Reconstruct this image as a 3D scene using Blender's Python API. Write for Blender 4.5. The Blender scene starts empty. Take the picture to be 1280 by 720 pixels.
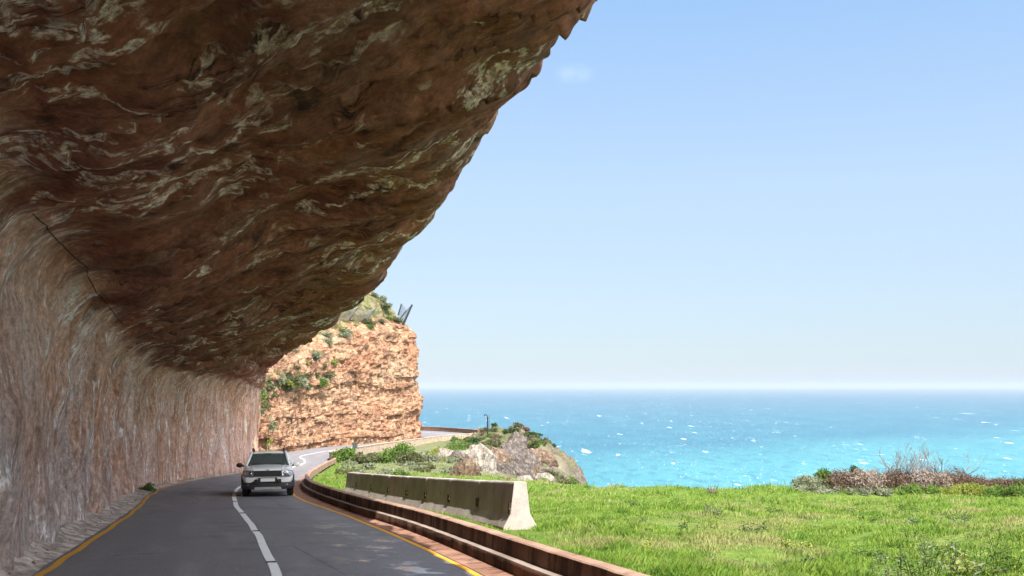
import bpy, math, random
import numpy as np
from mathutils import Vector, Matrix
random.seed(7); RNG = np.random.default_rng(7)
SC = bpy.context.scene
COL = SC.collection
F, HY = 1244.0, 482.0          # focal length in photo pixels, row of the level horizon
R = math.radians

# ------------------------------------------------------------------ helpers
def pch(pts):
    pts = sorted(pts); x = np.array([p[0] for p in pts], float); y = np.array([p[1] for p in pts], float)
    h = np.diff(x); d = np.diff(y)/h; m = np.zeros_like(x)
    m[0] = d[0]; m[-1] = d[-1]
    m[1:-1] = (d[:-1]*h[1:] + d[1:]*h[:-1])/(h[1:]+h[:-1])
    def f(q):
        q = np.asarray(q, float); i = np.clip(np.searchsorted(x, q)-1, 0, len(h)-1)
        t = (q-x[i])/h[i]
        r = ((1+2*t)*(1-t)**2*y[i] + t*(1-t)**2*h[i]*m[i] + t*t*(3-2*t)*y[i+1] + t*t*(t-1)*h[i]*m[i+1])
        r = np.where(q < x[0], y[0]+m[0]*(q-x[0]), r)
        return np.where(q > x[-1], y[-1]+m[-1]*(q-x[-1]), r)
    return f

_P = np.random.default_rng(3).permutation(256); _P = np.concatenate([_P, _P, _P])
_G = np.random.default_rng(4).normal(size=(256, 3)); _G /= np.linalg.norm(_G, axis=1)[:, None]
def noise(x, y, z=0.0):
    x, y, z = np.broadcast_arrays(np.asarray(x, float), np.asarray(y, float), np.asarray(z, float))
    xi, yi, zi = np.floor(x).astype(int), np.floor(y).astype(int), np.floor(z).astype(int)
    xf, yf, zf = x-xi, y-yi, z-zi
    fade = lambda t: t*t*t*(t*(t*6-15)+10)
    u, v, w = fade(xf), fade(yf), fade(zf); r = 0
    for a in (0, 1):
        for b in (0, 1):
            for c in (0, 1):
                g = _G[_P[_P[_P[(xi+a) & 255]+((yi+b) & 255)]+((zi+c) & 255)]]
                d = g[..., 0]*(xf-a)+g[..., 1]*(yf-b)+g[..., 2]*(zf-c)
                r = r + d*(u if a else 1-u)*(v if b else 1-v)*(w if c else 1-w)
    return r*1.5
def fbm(x, y, z=0.0, o=4):
    r = 0; a = 1.0
    for k in range(o):
        r = r + a*noise(x+17*k, y, z); x, y, z = x*2.03, y*2.03, z*2.03; a *= .5
    return r
def ridge(x, y, z=0.0, o=3):
    r = 0; a = 1.0
    for k in range(o):
        r = r + a*(1-2*np.abs(noise(x+9*k, y+31, z))); x, y, z = x*2.1, y*2.1, z*2.1; a *= .5
    return r
def hsh(i, j=0, k=0):
    i, j, k = [np.asarray(q).astype(int) & 255 for q in np.broadcast_arrays(i, j, k)]
    return _P[_P[_P[i]+j]+k]/255.0
def sst(a, b, x):
    t = np.clip((x-a)/(b-a), 0, 1); return t*t*(3-2*t)

def mesh_np(name, verts, faces, mat=None, parent=None, smooth=False, uv=None, attrs=None):
    """verts (n,3), faces (m,k) all same k"""
    verts = np.asarray(verts, np.float32); faces = np.asarray(faces, np.int32)
    me = bpy.data.meshes.new(name); k = faces.shape[1]; m = len(faces)
    me.vertices.add(len(verts)); me.vertices.foreach_set('co', verts.ravel())
    me.loops.add(m*k); me.loops.foreach_set('vertex_index', faces.ravel())
    me.polygons.add(m); me.polygons.foreach_set('loop_start', np.arange(0, m*k, k, dtype=np.int32))
    me.polygons.foreach_set('loop_total', np.full(m, k, np.int32))
    me.polygons.foreach_set('use_smooth', np.full(m, smooth, bool))
    me.update(calc_edges=True)
    if uv is not None:
        l = me.uv_layers.new(name='UVMap'); l.data.foreach_set('uv', np.asarray(uv, np.float32)[faces.ravel()].ravel())
    for an, av in (attrs or {}).items():
        a = me.attributes.new(an, 'FLOAT', 'POINT'); a.data.foreach_set('value', np.asarray(av, np.float32))
    if mat: me.materials.append(mat)
    o = bpy.data.objects.new(name, me); COL.objects.link(o)
    if parent: o.parent = parent
    return o
def grid_faces(nr, nc, flip=False):
    i = np.arange(nr*nc).reshape(nr, nc)
    f = np.stack([i[:-1, :-1], i[:-1, 1:], i[1:, 1:], i[1:, :-1]], -1).reshape(-1, 4)
    return f[:, ::-1] if flip else f

class MB:
    def __init__(s): s.v = []; s.f = []
    def add(s, v, f):
        n = len(s.v); s.v += [tuple(p) for p in v]; s.f += [tuple(i+n for i in q) for q in f]
    def box(s, c, d, M=None, taper=1.0):
        x, y, z = [q/2 for q in d]; v = []
        for dz, t in ((-z, 1), (z, taper)):
            for dx, dy in ((-x, -y), (x, -y), (x, y), (-x, y)):
                p = Vector((dx*t, dy*t, dz))
                if M: p = M @ p
                v.append(p+Vector(c))
        s.add(v, [(3, 2, 1, 0), (4, 5, 6, 7), (0, 1, 5, 4), (1, 2, 6, 5), (2, 3, 7, 6), (3, 0, 4, 7)])
    def tube(s, pts, rad, n=6, cap=True):
        pts = [Vector(p) for p in pts]; k = len(pts)
        if not hasattr(rad, '__len__'): rad = [rad]*k
        v = []; up = Vector((.13, .21, 1)).normalized()
        for i, p in enumerate(pts):
            t = (pts[min(i+1, k-1)]-pts[max(i-1, 0)]).normalized()
            if abs(t.dot(up)) > .98: up = Vector((1, .1, 0)).normalized()
            a = t.cross(up).normalized(); b = t.cross(a)
            for j in range(n):
                an = 2*math.pi*j/n; v.append(p+(a*math.cos(an)+b*math.sin(an))*rad[i])
        f = [(i*n+j, i*n+(j+1) % n, (i+1)*n+(j+1) % n, (i+1)*n+j) for i in range(k-1) for j in range(n)]
        if cap: f += [tuple(range(n-1, -1, -1)), tuple((k-1)*n+j for j in range(n))]
        s.add(v, f)
    def prism(s, prof, fn):
        """prof closed 2D polygon; fn(t, a, b) -> point for t=0,1.. list"""
        rows = fn; n = len(prof); v = [p for row in rows for p in row]
        f = [(i*n+j, (i+1)*n+j, (i+1)*n+(j+1) % n, i*n+(j+1) % n) for i in range(len(rows)-1) for j in range(n)]
        f += [tuple(range(n)), tuple((len(rows)-1)*n+j for j in range(n-1, -1, -1))]
        s.add(v, f)
    def build(s, name, mat=None, parent=None, smooth=False, bevel=0, subsurf=0):
        me = bpy.data.meshes.new(name); me.from_pydata([tuple(p) for p in s.v], [], s.f); me.update()
        if smooth:
            for p in me.polygons: p.use_smooth = True
        if mat: me.materials.append(mat)
        o = bpy.data.objects.new(name, me); COL.objects.link(o)
        if parent: o.parent = parent
        if bevel:
            m = o.modifiers.new('Bevel', 'BEVEL'); m.width = bevel; m.segments = 2; m.limit_method = 'ANGLE'; m.angle_limit = R(35)
        if subsurf:
            m = o.modifiers.new('Sub', 'SUBSURF'); m.levels = m.render_levels = subsurf
        return o
def thing(name, label, cat, loc=(0, 0, 0), rz=0, group=None):
    o = bpy.data.objects.new(name, None); COL.objects.link(o); o.location = loc; o.rotation_euler = (0, 0, rz)
    return tag(o, label, cat, group)
def tag(o, label, cat, group=None):
    o['label'] = label; o['category'] = cat
    if group: o['group'] = group
    return o
def kind(o, k): o['kind'] = k; return o
def dup(root, label=None, loc=None, rz=None, scale=None):
    r = root.copy(); COL.objects.link(r)
    if label: r['label'] = label
    if loc is not None: r.location = loc
    if rz is not None: r.rotation_euler = (0, 0, rz)
    if scale is not None: r.scale = scale
    for ch in list(root.children):
        c = ch.copy(); COL.objects.link(c); c.parent = r
    return r

# ------------------------------------------------------------------ node helpers
class NT:
    def __init__(s, name):
        s.m = bpy.data.materials.new(name); s.m.use_nodes = True; s.t = s.m.node_tree; s.t.nodes.clear()
        s.out = s.t.nodes.new('ShaderNodeOutputMaterial'); s.b = s.t.nodes.new('ShaderNodeBsdfPrincipled')
        s.t.links.new(s.b.outputs[0], s.out.inputs[0])
    def n(s, typ, **kw):
        nd = s.t.nodes.new('ShaderNode'+typ)
        for k, v in kw.items():
            if k.startswith('_'): setattr(nd, k[1:], v)
            else: s.set(nd.inputs[k.replace('__', ' ')], v)
        return nd
    def set(s, sock, v):
        if isinstance(v, bpy.types.NodeSocket): s.t.links.new(v, sock)
        elif isinstance(v, (tuple, list)) and len(v) == 3 and sock.type == 'RGBA': sock.default_value = (*v, 1)
        else: sock.default_value = v
    def pos(s): return s.n('NewGeometry').outputs['Position']
    def uv(s): return s.n('UVMap').outputs[0]
    def attr(s, a): return s.n('Attribute', _attribute_name=a).outputs['Fac']
    def mapv(s, v, sc=(1, 1, 1), loc=(0, 0, 0), rot=(0, 0, 0)):
        return s.n('Mapping', Vector=v, Scale=sc, Location=loc, Rotation=rot).outputs[0]
    def noise(s, v, scale=1, detail=5, rough=.55, dist=0, out=0):
        return s.n('TexNoise', Vector=v, Scale=scale, Detail=detail, Roughness=rough, Distortion=dist).outputs[out]
    def voro(s, v, scale=1, feat='F1', out='Distance', rnd=1):
        nd = s.n('TexVoronoi', _feature=feat); s.set(nd.inputs['Vector'], v); nd.inputs['Scale'].default_value = scale; nd.inputs['Randomness'].default_value = rnd
        return nd.outputs[out]
    def math(s, op, a, b=None, clamp=False):
        nd = s.t.nodes.new('ShaderNodeMath'); nd.operation = op; nd.use_clamp = clamp; s.set(nd.inputs[0], a)
        if b is not None: s.set(nd.inputs[1], b)
        return nd.outputs[0]
    def rng(s, v, a, b, c=0, d=1, smooth=True):
        nd = s.t.nodes.new('ShaderNodeMapRange'); nd.interpolation_type = 'SMOOTHSTEP' if smooth else 'LINEAR'
        for i, q in enumerate((v, a, b, c, d)): s.set(nd.inputs[i], q)
        return nd.outputs[0]
    def mix(s, f, a, b, mode='MIX'):
        nd = s.t.nodes.new('ShaderNodeMix'); nd.data_type = 'RGBA'; nd.blend_type = mode; nd.clamp_factor = True
        s.set(nd.inputs[0], f); s.set(nd.inputs[6], a); s.set(nd.inputs[7], b); return nd.outputs[2]
    def ramp(s, v, stops):
        nd = s.t.nodes.new('ShaderNodeValToRGB'); s.set(nd.inputs[0], v); e = nd.color_ramp.elements
        while len(e) < len(stops): e.new(.5)
        for q, (p, c) in zip(e, stops): q.position = p; q.color = (*c, 1)
        return nd.outputs[0]
    def sep(s, v):
        nd = s.n('SeparateXYZ', Vector=v); return nd.outputs
    def bump(s, h, strength=.5, dist=.1, prev=None):
        nd = s.n('Bump', Height=h, Strength=strength, Distance=dist)
        if prev: s.set(nd.inputs['Normal'], prev)
        return nd.outputs[0]
    def fin(s, col, rough=.85, normal=None, spec=.3, metal=0, **kw):
        s.set(s.b.inputs['Base Color'], col); s.set(s.b.inputs['Roughness'], rough); s.b.inputs['Specular IOR Level'].default_value = spec
        s.b.inputs['Metallic'].default_value = metal
        if normal: s.set(s.b.inputs['Normal'], normal)
        for k, v in kw.items(): s.set(s.b.inputs[k.replace('__', ' ')], v)
        return s.m
def simple(name, col, rough=.6, metal=0, spec=.4, var=.12, sc=6, bump=.0):
    t = NT(name); p = t.n('TexCoord').outputs['Object']; nz = t.noise(p, sc, 5)
    c = t.mix(t.rng(nz, .3, .7), tuple(q*(1-var) for q in col), tuple(min(1, q*(1+var)) for q in col))
    nb = t.bump(t.noise(p, sc*6, 4), bump, .02) if bump else None
    return t.fin(c, rough, nb, spec, metal)

# ------------------------------------------------------------------ materials
def m_tunnel():
    t = NT('overhang_rock'); uv = t.uv(); p = t.pos(); u, v, _ = t.sep(uv)
    w = t.noise(t.mapv(uv, (.5, .25, 1)), 1, 3)
    a_ = t.n('VectorMath', _operation='ADD'); t.set(a_.inputs[0], uv)
    t.set(a_.inputs[1], t.n('CombineXYZ', X=t.math('MULTIPLY', t.math('SUBTRACT', w, .5), .8)).outputs[0]); uw = a_.outputs[0]
    # --- side wall: sprayed, streaked
    st1 = t.noise(t.mapv(uw, (2.4, .62, 1)), 1, 10, .72)
    st2 = t.noise(t.mapv(uw, (7, 1.7, 1), (5, 3, 0)), 1, 8, .72)
    big = t.noise(t.mapv(uw, (.55, .3, 1), (2, 8, 0)), 1, 5, .6)
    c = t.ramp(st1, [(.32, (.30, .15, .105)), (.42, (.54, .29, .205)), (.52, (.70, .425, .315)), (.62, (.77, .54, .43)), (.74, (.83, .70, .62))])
    c = t.mix(t.rng(big, .44, .58), c, t.mix(t.rng(st2, .35, .65), (.36, .165, .09), (.74, .42, .27)))
    g = t.ramp(st2, [(.3, (.23, .19, .17)), (.46, (.44, .385, .35)), (.58, (.57, .52, .49)), (.7, (.70, .66, .63))])
    foot = t.rng(t.math('ADD', v, t.math('MULTIPLY', t.math('SUBTRACT', big, .5), 10.0)), 1.2, 4.6, .85, .12)
    foot = t.math('MULTIPLY', foot, t.rng(u, 34, 72, 1, .2))
    c = t.mix(foot, c, g)
    dk = t.noise(t.mapv(uw, (1.4, .3, 1), (11, 4, 0)), 1, 6, .65)
    c = t.mix(t.rng(dk, .5, .66, 0, .5), c, (.17, .10, .07))
    bl = t.noise(t.mapv(uw, (1.1, .7, 1), (6, 2, 0)), 1, 7, .72)
    c = t.mix(t.rng(bl, .54, .66, 0, .6), c, (.36, .155, .08))
    wh = t.noise(t.mapv(uw, (2.4, .24, 1), (3, 7, 0)), 1, 7, .6)
    wl = t.math('SUBTRACT', 1, t.math('ABSOLUTE', t.math('SUBTRACT', wh, .5)))
    brk = t.rng(t.noise(t.mapv(uv, (.8, .45, 1), (8, 1, 0)), 1, 5, .65), .53, .60)
    c = t.mix(t.math('MULTIPLY', t.rng(wl, .976, .994), brk), c, (.84, .80, .76))
    fl = t.noise(t.mapv(uw, (4.2, 1.3, 1), (1, 1, 0)), 1, 9, .76)
    c = t.mix(t.rng(fl, .60, .68, 0, .6), c, (.80, .75, .70))
    w3 = t.noise(t.mapv(uw, (1.1, .15, 1), (31, 2, 0)), 1, 7, .58)
    w3 = t.math('SUBTRACT', 1, t.math('ABSOLUTE', t.math('SUBTRACT', w3, .5)))
    c = t.mix(t.math('MULTIPLY', t.rng(w3, .984, .997), t.rng(t.noise(t.mapv(uv, (.7, .4, 1), (4, 4, 0)), 1, 7, .75), .48, .58)), c, (.86, .83, .80))
    c = t.mix(t.rng(t.noise(t.mapv(uv, (2.2, 1.3, 1), (4, 14, 0)), 1, 5, .7), .66, .72, 0, .8), c, (.10, .06, .045))
    pt = t.noise(p, 18, 5, .75)
    cw = t.mix(t.rng(pt, .3, .65, .3, 0), c, (.2, .12, .09))
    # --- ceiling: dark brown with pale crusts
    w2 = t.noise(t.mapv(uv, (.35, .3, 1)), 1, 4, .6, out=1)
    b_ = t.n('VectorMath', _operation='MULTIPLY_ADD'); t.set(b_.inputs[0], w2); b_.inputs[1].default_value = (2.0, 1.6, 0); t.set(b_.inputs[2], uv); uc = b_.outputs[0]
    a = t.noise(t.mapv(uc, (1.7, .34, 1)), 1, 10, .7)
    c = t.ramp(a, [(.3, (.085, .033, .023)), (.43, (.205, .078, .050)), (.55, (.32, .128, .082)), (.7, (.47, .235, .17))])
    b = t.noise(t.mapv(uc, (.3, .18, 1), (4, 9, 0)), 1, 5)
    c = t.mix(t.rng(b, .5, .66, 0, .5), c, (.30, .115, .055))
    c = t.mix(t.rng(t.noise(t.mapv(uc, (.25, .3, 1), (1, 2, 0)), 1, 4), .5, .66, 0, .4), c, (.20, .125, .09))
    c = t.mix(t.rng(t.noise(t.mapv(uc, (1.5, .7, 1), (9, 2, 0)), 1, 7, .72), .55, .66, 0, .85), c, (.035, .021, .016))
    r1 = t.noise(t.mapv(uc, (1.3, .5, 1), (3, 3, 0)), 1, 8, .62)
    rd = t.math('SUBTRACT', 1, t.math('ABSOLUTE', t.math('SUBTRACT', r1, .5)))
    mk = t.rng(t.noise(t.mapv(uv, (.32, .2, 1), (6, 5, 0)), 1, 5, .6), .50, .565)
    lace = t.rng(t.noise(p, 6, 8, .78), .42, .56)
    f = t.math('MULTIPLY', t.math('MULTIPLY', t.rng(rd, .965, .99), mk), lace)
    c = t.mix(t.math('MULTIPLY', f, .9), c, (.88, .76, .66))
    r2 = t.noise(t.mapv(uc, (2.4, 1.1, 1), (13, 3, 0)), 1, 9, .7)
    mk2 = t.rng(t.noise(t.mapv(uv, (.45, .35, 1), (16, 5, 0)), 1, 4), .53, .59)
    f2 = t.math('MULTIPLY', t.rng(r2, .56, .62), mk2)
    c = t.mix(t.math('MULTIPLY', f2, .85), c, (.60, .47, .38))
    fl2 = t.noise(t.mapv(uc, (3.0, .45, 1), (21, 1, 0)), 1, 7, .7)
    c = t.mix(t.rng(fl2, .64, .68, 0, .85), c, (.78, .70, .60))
    c = t.mix(t.math('MULTIPLY', t.attr('lip'), .85), c, t.ramp(a, [(.35, (.27, .13, .08)), (.5, (.45, .24, .155)), (.68, (.62, .40, .29))]))
    jn = t.rng(t.math('ADD', t.attr('join'), t.math('MULTIPLY', t.math('SUBTRACT', fl2, .5), 1.6)), .15, .85)
    # thin shadowed partings that run with the ledges
    l1 = t.noise(t.mapv(uc, (1.9, .16, 1), (41, 7, 0)), 1, 8, .6)
    l1 = t.math('SUBTRACT', 1, t.math('ABSOLUTE', t.math('SUBTRACT', l1, .5)))
    prt = t.math('MULTIPLY', t.rng(l1, .990, .999), t.rng(t.noise(t.mapv(uv, (.8, .5, 1), (14, 4, 0)), 1, 5, .7), .46, .56))
    c = t.mix(t.math('MULTIPLY', prt, .85), c, (.02, .012, .010))
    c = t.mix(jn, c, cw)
    gr_ = t.noise(p, 7, 12, .82)
    gs_ = t.noise(t.mapv(uw, (12, 5, 1), (3, 3, 0)), 1, 8, .78)
    c = t.mix(1.0, c, t.ramp(gr_, [(.34, (.58, .56, .55)), (.47, (1.02, 1.0, .99)), (.55, (1.3, 1.29, 1.28)), (.68, (1.75, 1.72, 1.68))]), 'MULTIPLY')
    c = t.mix(.75, c, t.ramp(gs_, [(.36, (.62, .58, .56)), (.5, (1, 1, 1)), (.66, (1.3, 1.3, 1.3))]), 'MULTIPLY')
    nb = t.bump(t.math('ADD', t.math('MULTIPLY', st1, .5), t.math('MULTIPLY', a, t.rng(jn, 0, 1, 1, .2))), .9, .2)
    nb = t.bump(t.noise(t.mapv(uw, (6, 1.6, 1)), 1, 8, .68), .8, .10, nb)
    nb = t.bump(gr_, .9, .07, nb); nb = t.bump(prt, .8, -.1, nb)
    return t.fin(c, .8, nb, .25)
def m_cliff():
    t = NT('layered_sandstone'); p = t.pos()
    ps = t.mapv(p, (.45, .45, 2.2))
    a = t.noise(ps, 1, 6, .62)
    c = t.ramp(a, [(.27, (.13, .06, .037)), (.4, (.265, .13, .07)), (.5, (.38, .205, .115)), (.62, (.47, .295, .18)), (.78, (.56, .42, .30))])
    bl = t.voro(t.mapv(p, (1.9, 1.9, 2.6)), 1, out='Color')
    c = t.mix(.3, c, t.mix(t.sep(bl)[0], (.20, .10, .06), (.60, .43, .28)))
    big = t.noise(t.mapv(p, (.7, .7, 1.8)), .12, 5, .6)
    c = t.mix(t.rng(t.noise(t.mapv(p, (1, 1, 3)), .10, 4), .5, .62, 0, .25), c, (.50, .38, .26))
    c = t.mix(t.rng(t.noise(t.mapv(p, (3, 3, .5), (5, 5, 5)), .25, 5), .56, .7, 0, .55), c, (.17, .10, .075))
    c = t.mix(t.rng(big, .5, .66, 0, .5), c, (.36, .155, .085))
    # thin purple shale seams that follow the bedding
    z = t.sep(p)[2]; zz = t.math('ADD', z, t.math('MULTIPLY', t.noise(p, .09, 3), 5.0))
    sea = t.noise(t.n('CombineXYZ', Z=t.math('MULTIPLY', zz, .55)).outputs[0], 1, 3, .7)
    c = t.mix(t.math('MULTIPLY', t.rng(sea, .58, .63), t.rng(t.noise(p, .25, 3), .42, .54)), c, (.15, .065, .065))
    stn = t.noise(t.n('CombineXYZ', X=t.math('MULTIPLY', t.sep(p)[1], .05), Z=t.math('MULTIPLY', zz, 2.6)).outputs[0], 1, 5, .75)
    c = t.mix(t.rng(stn, .54, .64, 0, .65), c, (.15, .065, .045))
    ed = t.voro(t.mapv(p, (1.5, 1.5, 1.0)), 1, 'DISTANCE_TO_EDGE')
    ed2 = t.voro(t.mapv(p, (2.2, 2.2, 3.6)), 1, 'DISTANCE_TO_EDGE')
    gate = t.rng(t.noise(p, .5, 3), .42, .6)
    cr = t.math('MAXIMUM', t.math('MULTIPLY', t.rng(ed, 0, .06, 1, 0), gate), t.math('MULTIPLY', t.rng(ed2, 0, .07, .7, 0), gate))
    c = t.mix(t.math('MULTIPLY', cr, .55), c, (.10, .045, .028))
    veg = t.attr('veg')
    vc = t.ramp(t.noise(p, .7, 5, .65), [(.35, (.05, .065, .022)), (.48, (.12, .13, .045)), (.58, (.20, .17, .095)), (.7, (.30, .22, .15))])
    c = t.mix(t.rng(t.math('ADD', veg, t.math('MULTIPLY', t.math('SUBTRACT', t.noise(p, .9, 5, .7), .5), 1.3)), .42, .6), c, vc)
    nb = t.bump(cr, .9, -.25)
    nb = t.bump(t.noise(t.mapv(p, (1, 1, 2.5)), 1.3, 8, .7), .9, .5, nb)
    return t.fin(c, .9, nb, .15)
def m_ground():
    t = NT('ground_cover'); p = t.pos(); gr = t.attr('grass'); rk = t.attr('rock')
    n1 = t.noise(p, .35, 5); n2 = t.noise(p, 2.5, 6, .7); n3 = t.noise(p, 9, 5, .7)
    g = t.ramp(n2, [(.35, (.055, .095, .018)), (.5, (.095, .155, .025)), (.65, (.16, .20, .045))])
    g = t.mix(t.rng(n1, .54, .68, 0, .7), g, (.20, .155, .085))
    g = t.mix(t.attr('scrub'), g, t.ramp(n2, [(.35, (.07, .085, .04)), (.5, (.13, .145, .065)), (.62, (.20, .19, .11)), (.75, (.30, .25, .18))]))
    d = t.ramp(n3, [(.3, (.10, .075, .058)), (.5, (.19, .145, .115)), (.7, (.33, .27, .225))])
    c = t.mix(gr, d, g)
    ps = t.mapv(p, (.8, .8, 1.4), rot=(.5, .3, .2))
    r = t.ramp(t.noise(ps, 1, 8, .68), [(.3, (.05, .04, .032)), (.45, (.115, .094, .078)), (.58, (.20, .17, .145)), (.75, (.33, .29, .25))])
    r = t.mix(t.rng(n1, .46, .62, 0, .65), r, (.24, .15, .10))
    ed = t.voro(t.mapv(p, (.5, .5, .9), rot=(.6, .4, 0)), 1, 'DISTANCE_TO_EDGE')
    r = t.mix(t.rng(ed, 0, .06, .7, 0), r, (.06, .045, .04))
    mo = t.noise(p, .5, 6, .7)
    nz = t.sep(t.n('NewGeometry').outputs['True Normal'])[2]
    r = t.mix(t.math('MULTIPLY', t.rng(nz, .5, .8), t.rng(mo, .38, .5)), r, t.ramp(n2, [(.35, (.06, .08, .03)), (.55, (.13, .15, .06)), (.7, (.22, .19, .11))]))
    c = t.mix(rk, c, r)
    nb = t.bump(n3, .7, .06); nb = t.bump(t.math('MULTIPLY', t.noise(ps, 1.5, 8, .7), rk), 1, .5, nb)
    return t.fin(c, .95, nb, .1)
def m_asphalt():
    t = NT('asphalt'); p = t.pos(); uv = t.uv()
    fine = t.noise(p, 60, 4, .8); md = t.noise(t.mapv(uv, (1.2, .18, 1)), 1, 6, .65); pt = t.noise(p, .5, 5, .65)
    c = t.mix(t.rng(fine, .3, .7), (.13, .12, .125), (.215, .20, .206))
    c = t.mix(t.rng(md, .5, .66, 0, .5), c, (.255, .235, .228))
    c = t.mix(t.rng(pt, .52, .66, 0, .5), c, (.105, .098, .106))
    # worn wheel tracks
    x = t.sep(uv)[0]
    tr = t.math('SINE', t.math('MULTIPLY', x, 6.283/1.6))
    c = t.mix(t.rng(tr, .2, 1, 0, .15), c, (.26, .242, .236))
    sc = t.noise(t.mapv(uv, (5, .45, 1), (3, 1, 0)), 1, 5, .6)
    c = t.mix(t.rng(sc, .66, .72, 0, .5), c, (.36, .34, .33))
    ckr = t.voro(t.mapv(uv, (.28, .12, 1)), 1, 'DISTANCE_TO_EDGE'); kn = t.noise(t.mapv(uv, (1, 1, 1)), 1, 4)
    c = t.mix(t.math('MULTIPLY', t.rng(t.math('ADD', ckr, t.math('MULTIPLY', t.math('ABSOLUTE', t.math('SUBTRACT', kn, .5)), .06)), .004, .012, .6, 0), t.rng(t.noise(t.mapv(uv, (.2, .1, 1)), 1, 2), .5, .56)), c, (.03, .03, .032))
    # damp film on the outer lane
    y = t.sep(p)[1]
    band = t.math('MULTIPLY', t.math('MULTIPLY', t.rng(x, .3, 1.6), t.rng(y, 30, 18)), t.rng(y, 5, 11))
    wn = t.noise(t.mapv(uv, (.9, .8, 1), (5, 2.7, 0)), 1, 5, .62)
    wet = t.math('MULTIPLY', band, t.rng(wn, .50, .60))
    c = t.mix(t.math('MULTIPLY', wet, .45), c, (.028, .028, .032))
    c = t.mix(1.0, c, t.ramp(t.noise(p, 26, 10, .85), [(.36, (.62, .62, .62)), (.5, (1, 1, 1)), (.64, (1.4, 1.4, 1.4))]), 'MULTIPLY')
    ro = t.math('SUBTRACT', t.math('ADD', .62, t.math('MULTIPLY', pt, .2)), t.math('MULTIPLY', wet, .54))
    nb = t.bump(fine, t.math('SUBTRACT', .5, t.math('MULTIPLY', wet, .46)), .006)
    return t.fin(c, ro, nb, .5)
def m_line(name, col, wear=.62):
    t = NT(name); p = t.pos()
    n = t.noise(p, 9, 6, .75); c = t.mix(t.rng(n, .3, .7), tuple(q*.85 for q in col), col)
    c = t.mix(t.rng(t.noise(p, 3.5, 8, .8), wear, wear+.1, 0, .75), c, (.14, .13, .125))
    return t.fin(c, .7, t.bump(t.noise(p, 60, 3), .2, .005), .3)
def m_terracotta(name, a, b, dark=.75, th=.5):
    t = NT(name); p = t.pos()
    n = t.noise(p, 1.1, 6, .65); f = t.noise(p, 25, 5, .75)
    c = t.mix(t.rng(n, .35, .65), a, b)
    st = t.noise(t.mapv(p, (2.5, 2.5, .4)), 1, 6, .7)
    c = t.mix(t.rng(st, th, th+.14, 0, dark), c, (.045, .028, .022))
    c = t.mix(t.rng(f, .55, .75, 0, .5), c, tuple(min(1, q*1.5) for q in b))
    return t.fin(c, .9, t.bump(f, .6, .015), .15)
def m_concrete():
    t = NT('barrier_concrete'); p = t.pos()
    n = t.noise(p, 1.3, 6, .65); f = t.noise(p, 30, 5, .75); info = t.n('ObjectInfo').outputs['Random']
    c = t.ramp(n, [(.3, (.30, .25, .225)), (.5, (.43, .37, .34)), (.7, (.52, .465, .43))])
    c = t.mix(t.math('MULTIPLY', info, .3), c, (.20, .165, .14))
    st = t.noise(t.mapv(p, (5, 5, .5)), 1, 6, .7)
    c = t.mix(t.rng(st, .54, .7, 0, .5), c, (.19, .145, .12))
    c = t.mix(t.rng(f, .6, .75, 0, .4), c, (.6, .57, .53))
    c = t.mix(t.rng(t.noise(p, 5, 9, .8), .5, .66, 0, .5), c, (.24, .195, .165))
    c = t.mix(t.rng(t.voro(p, 14), .0, .12, .6, 0), c, (.09, .075, .065))
    return t.fin(c, .9, t.bump(f, .5, .012), .15)
def m_rock(name, a, b, c3):
    t = NT(name); p = t.n('TexCoord').outputs['Object']
    n = t.noise(t.mapv(p, (1.6, 1.6, .7), rot=(.2, .5, 0)), 1.6, 8, .68)
    c = t.ramp(n, [(.3, a), (.5, b), (.68, c3)])
    ed = t.voro(t.mapv(p, (1.3, 1.3, .6)), 1.4, 'DISTANCE_TO_EDGE')
    c = t.mix(t.rng(ed, 0, .05, .7, 0), c, tuple(q*.3 for q in a))
    return t.fin(t.mix(t.rng(t.noise(p, 3, 8, .75), .5, .64, 0, .6), c, tuple(q*.6 for q in a)), .9, t.bump(t.noise(t.mapv(p, (1.5, 1.5, .6)), 3, 9, .75), 1, .3), .15)
def m_leaf(name, a, b, c3, sc=3, tl=.25):
    t = NT(name); p = t.pos(); n = t.noise(p, sc, 4, .7); r = t.n('ObjectInfo').outputs['Random']
    c = t.ramp(n, [(.32, a), (.5, b), (.68, c3)])
    c = t.mix(t.math('MULTIPLY', r, .25), c, a)
    t.fin(c, .75, None, .15)
    tr = t.n('BsdfTranslucent', Color=t.mix(.5, c, b)); mx = t.n('MixShader', Fac=tl)
    t.t.links.new(t.b.outputs[0], mx.inputs[1]); t.t.links.new(tr.outputs[0], mx.inputs[2]); t.t.links.new(mx.outputs[0], t.out.inputs[0])
    return t.m
def m_grass():
    t = NT('meadow_grass'); p = t.pos()
    n = t.noise(p, .45, 4, .6); m_ = t.noise(p, 2.2, 4, .7); f = t.noise(p, 14, 2)
    c = t.ramp(m_, [(.3, (.05, .12, .018)), (.43, (.125, .23, .028)), (.56, (.205, .315, .045)), (.72, (.33, .38, .11))])
    c = t.mix(t.rng(f, .5, .7, 0, .5), c, (.26, .29, .07))
    c = t.mix(t.rng(n, .50, .64, 0, .7), c, (.38, .34, .16))
    t.fin(c, .6, None, .25)
    tr = t.n('BsdfTranslucent', Color=c); mx = t.n('MixShader', Fac=.4)
    t.t.links.new(t.b.outputs[0], mx.inputs[1]); t.t.links.new(tr.outputs[0], mx.inputs[2]); t.t.links.new(mx.outputs[0], t.out.inputs[0])
    return t.m
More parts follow.
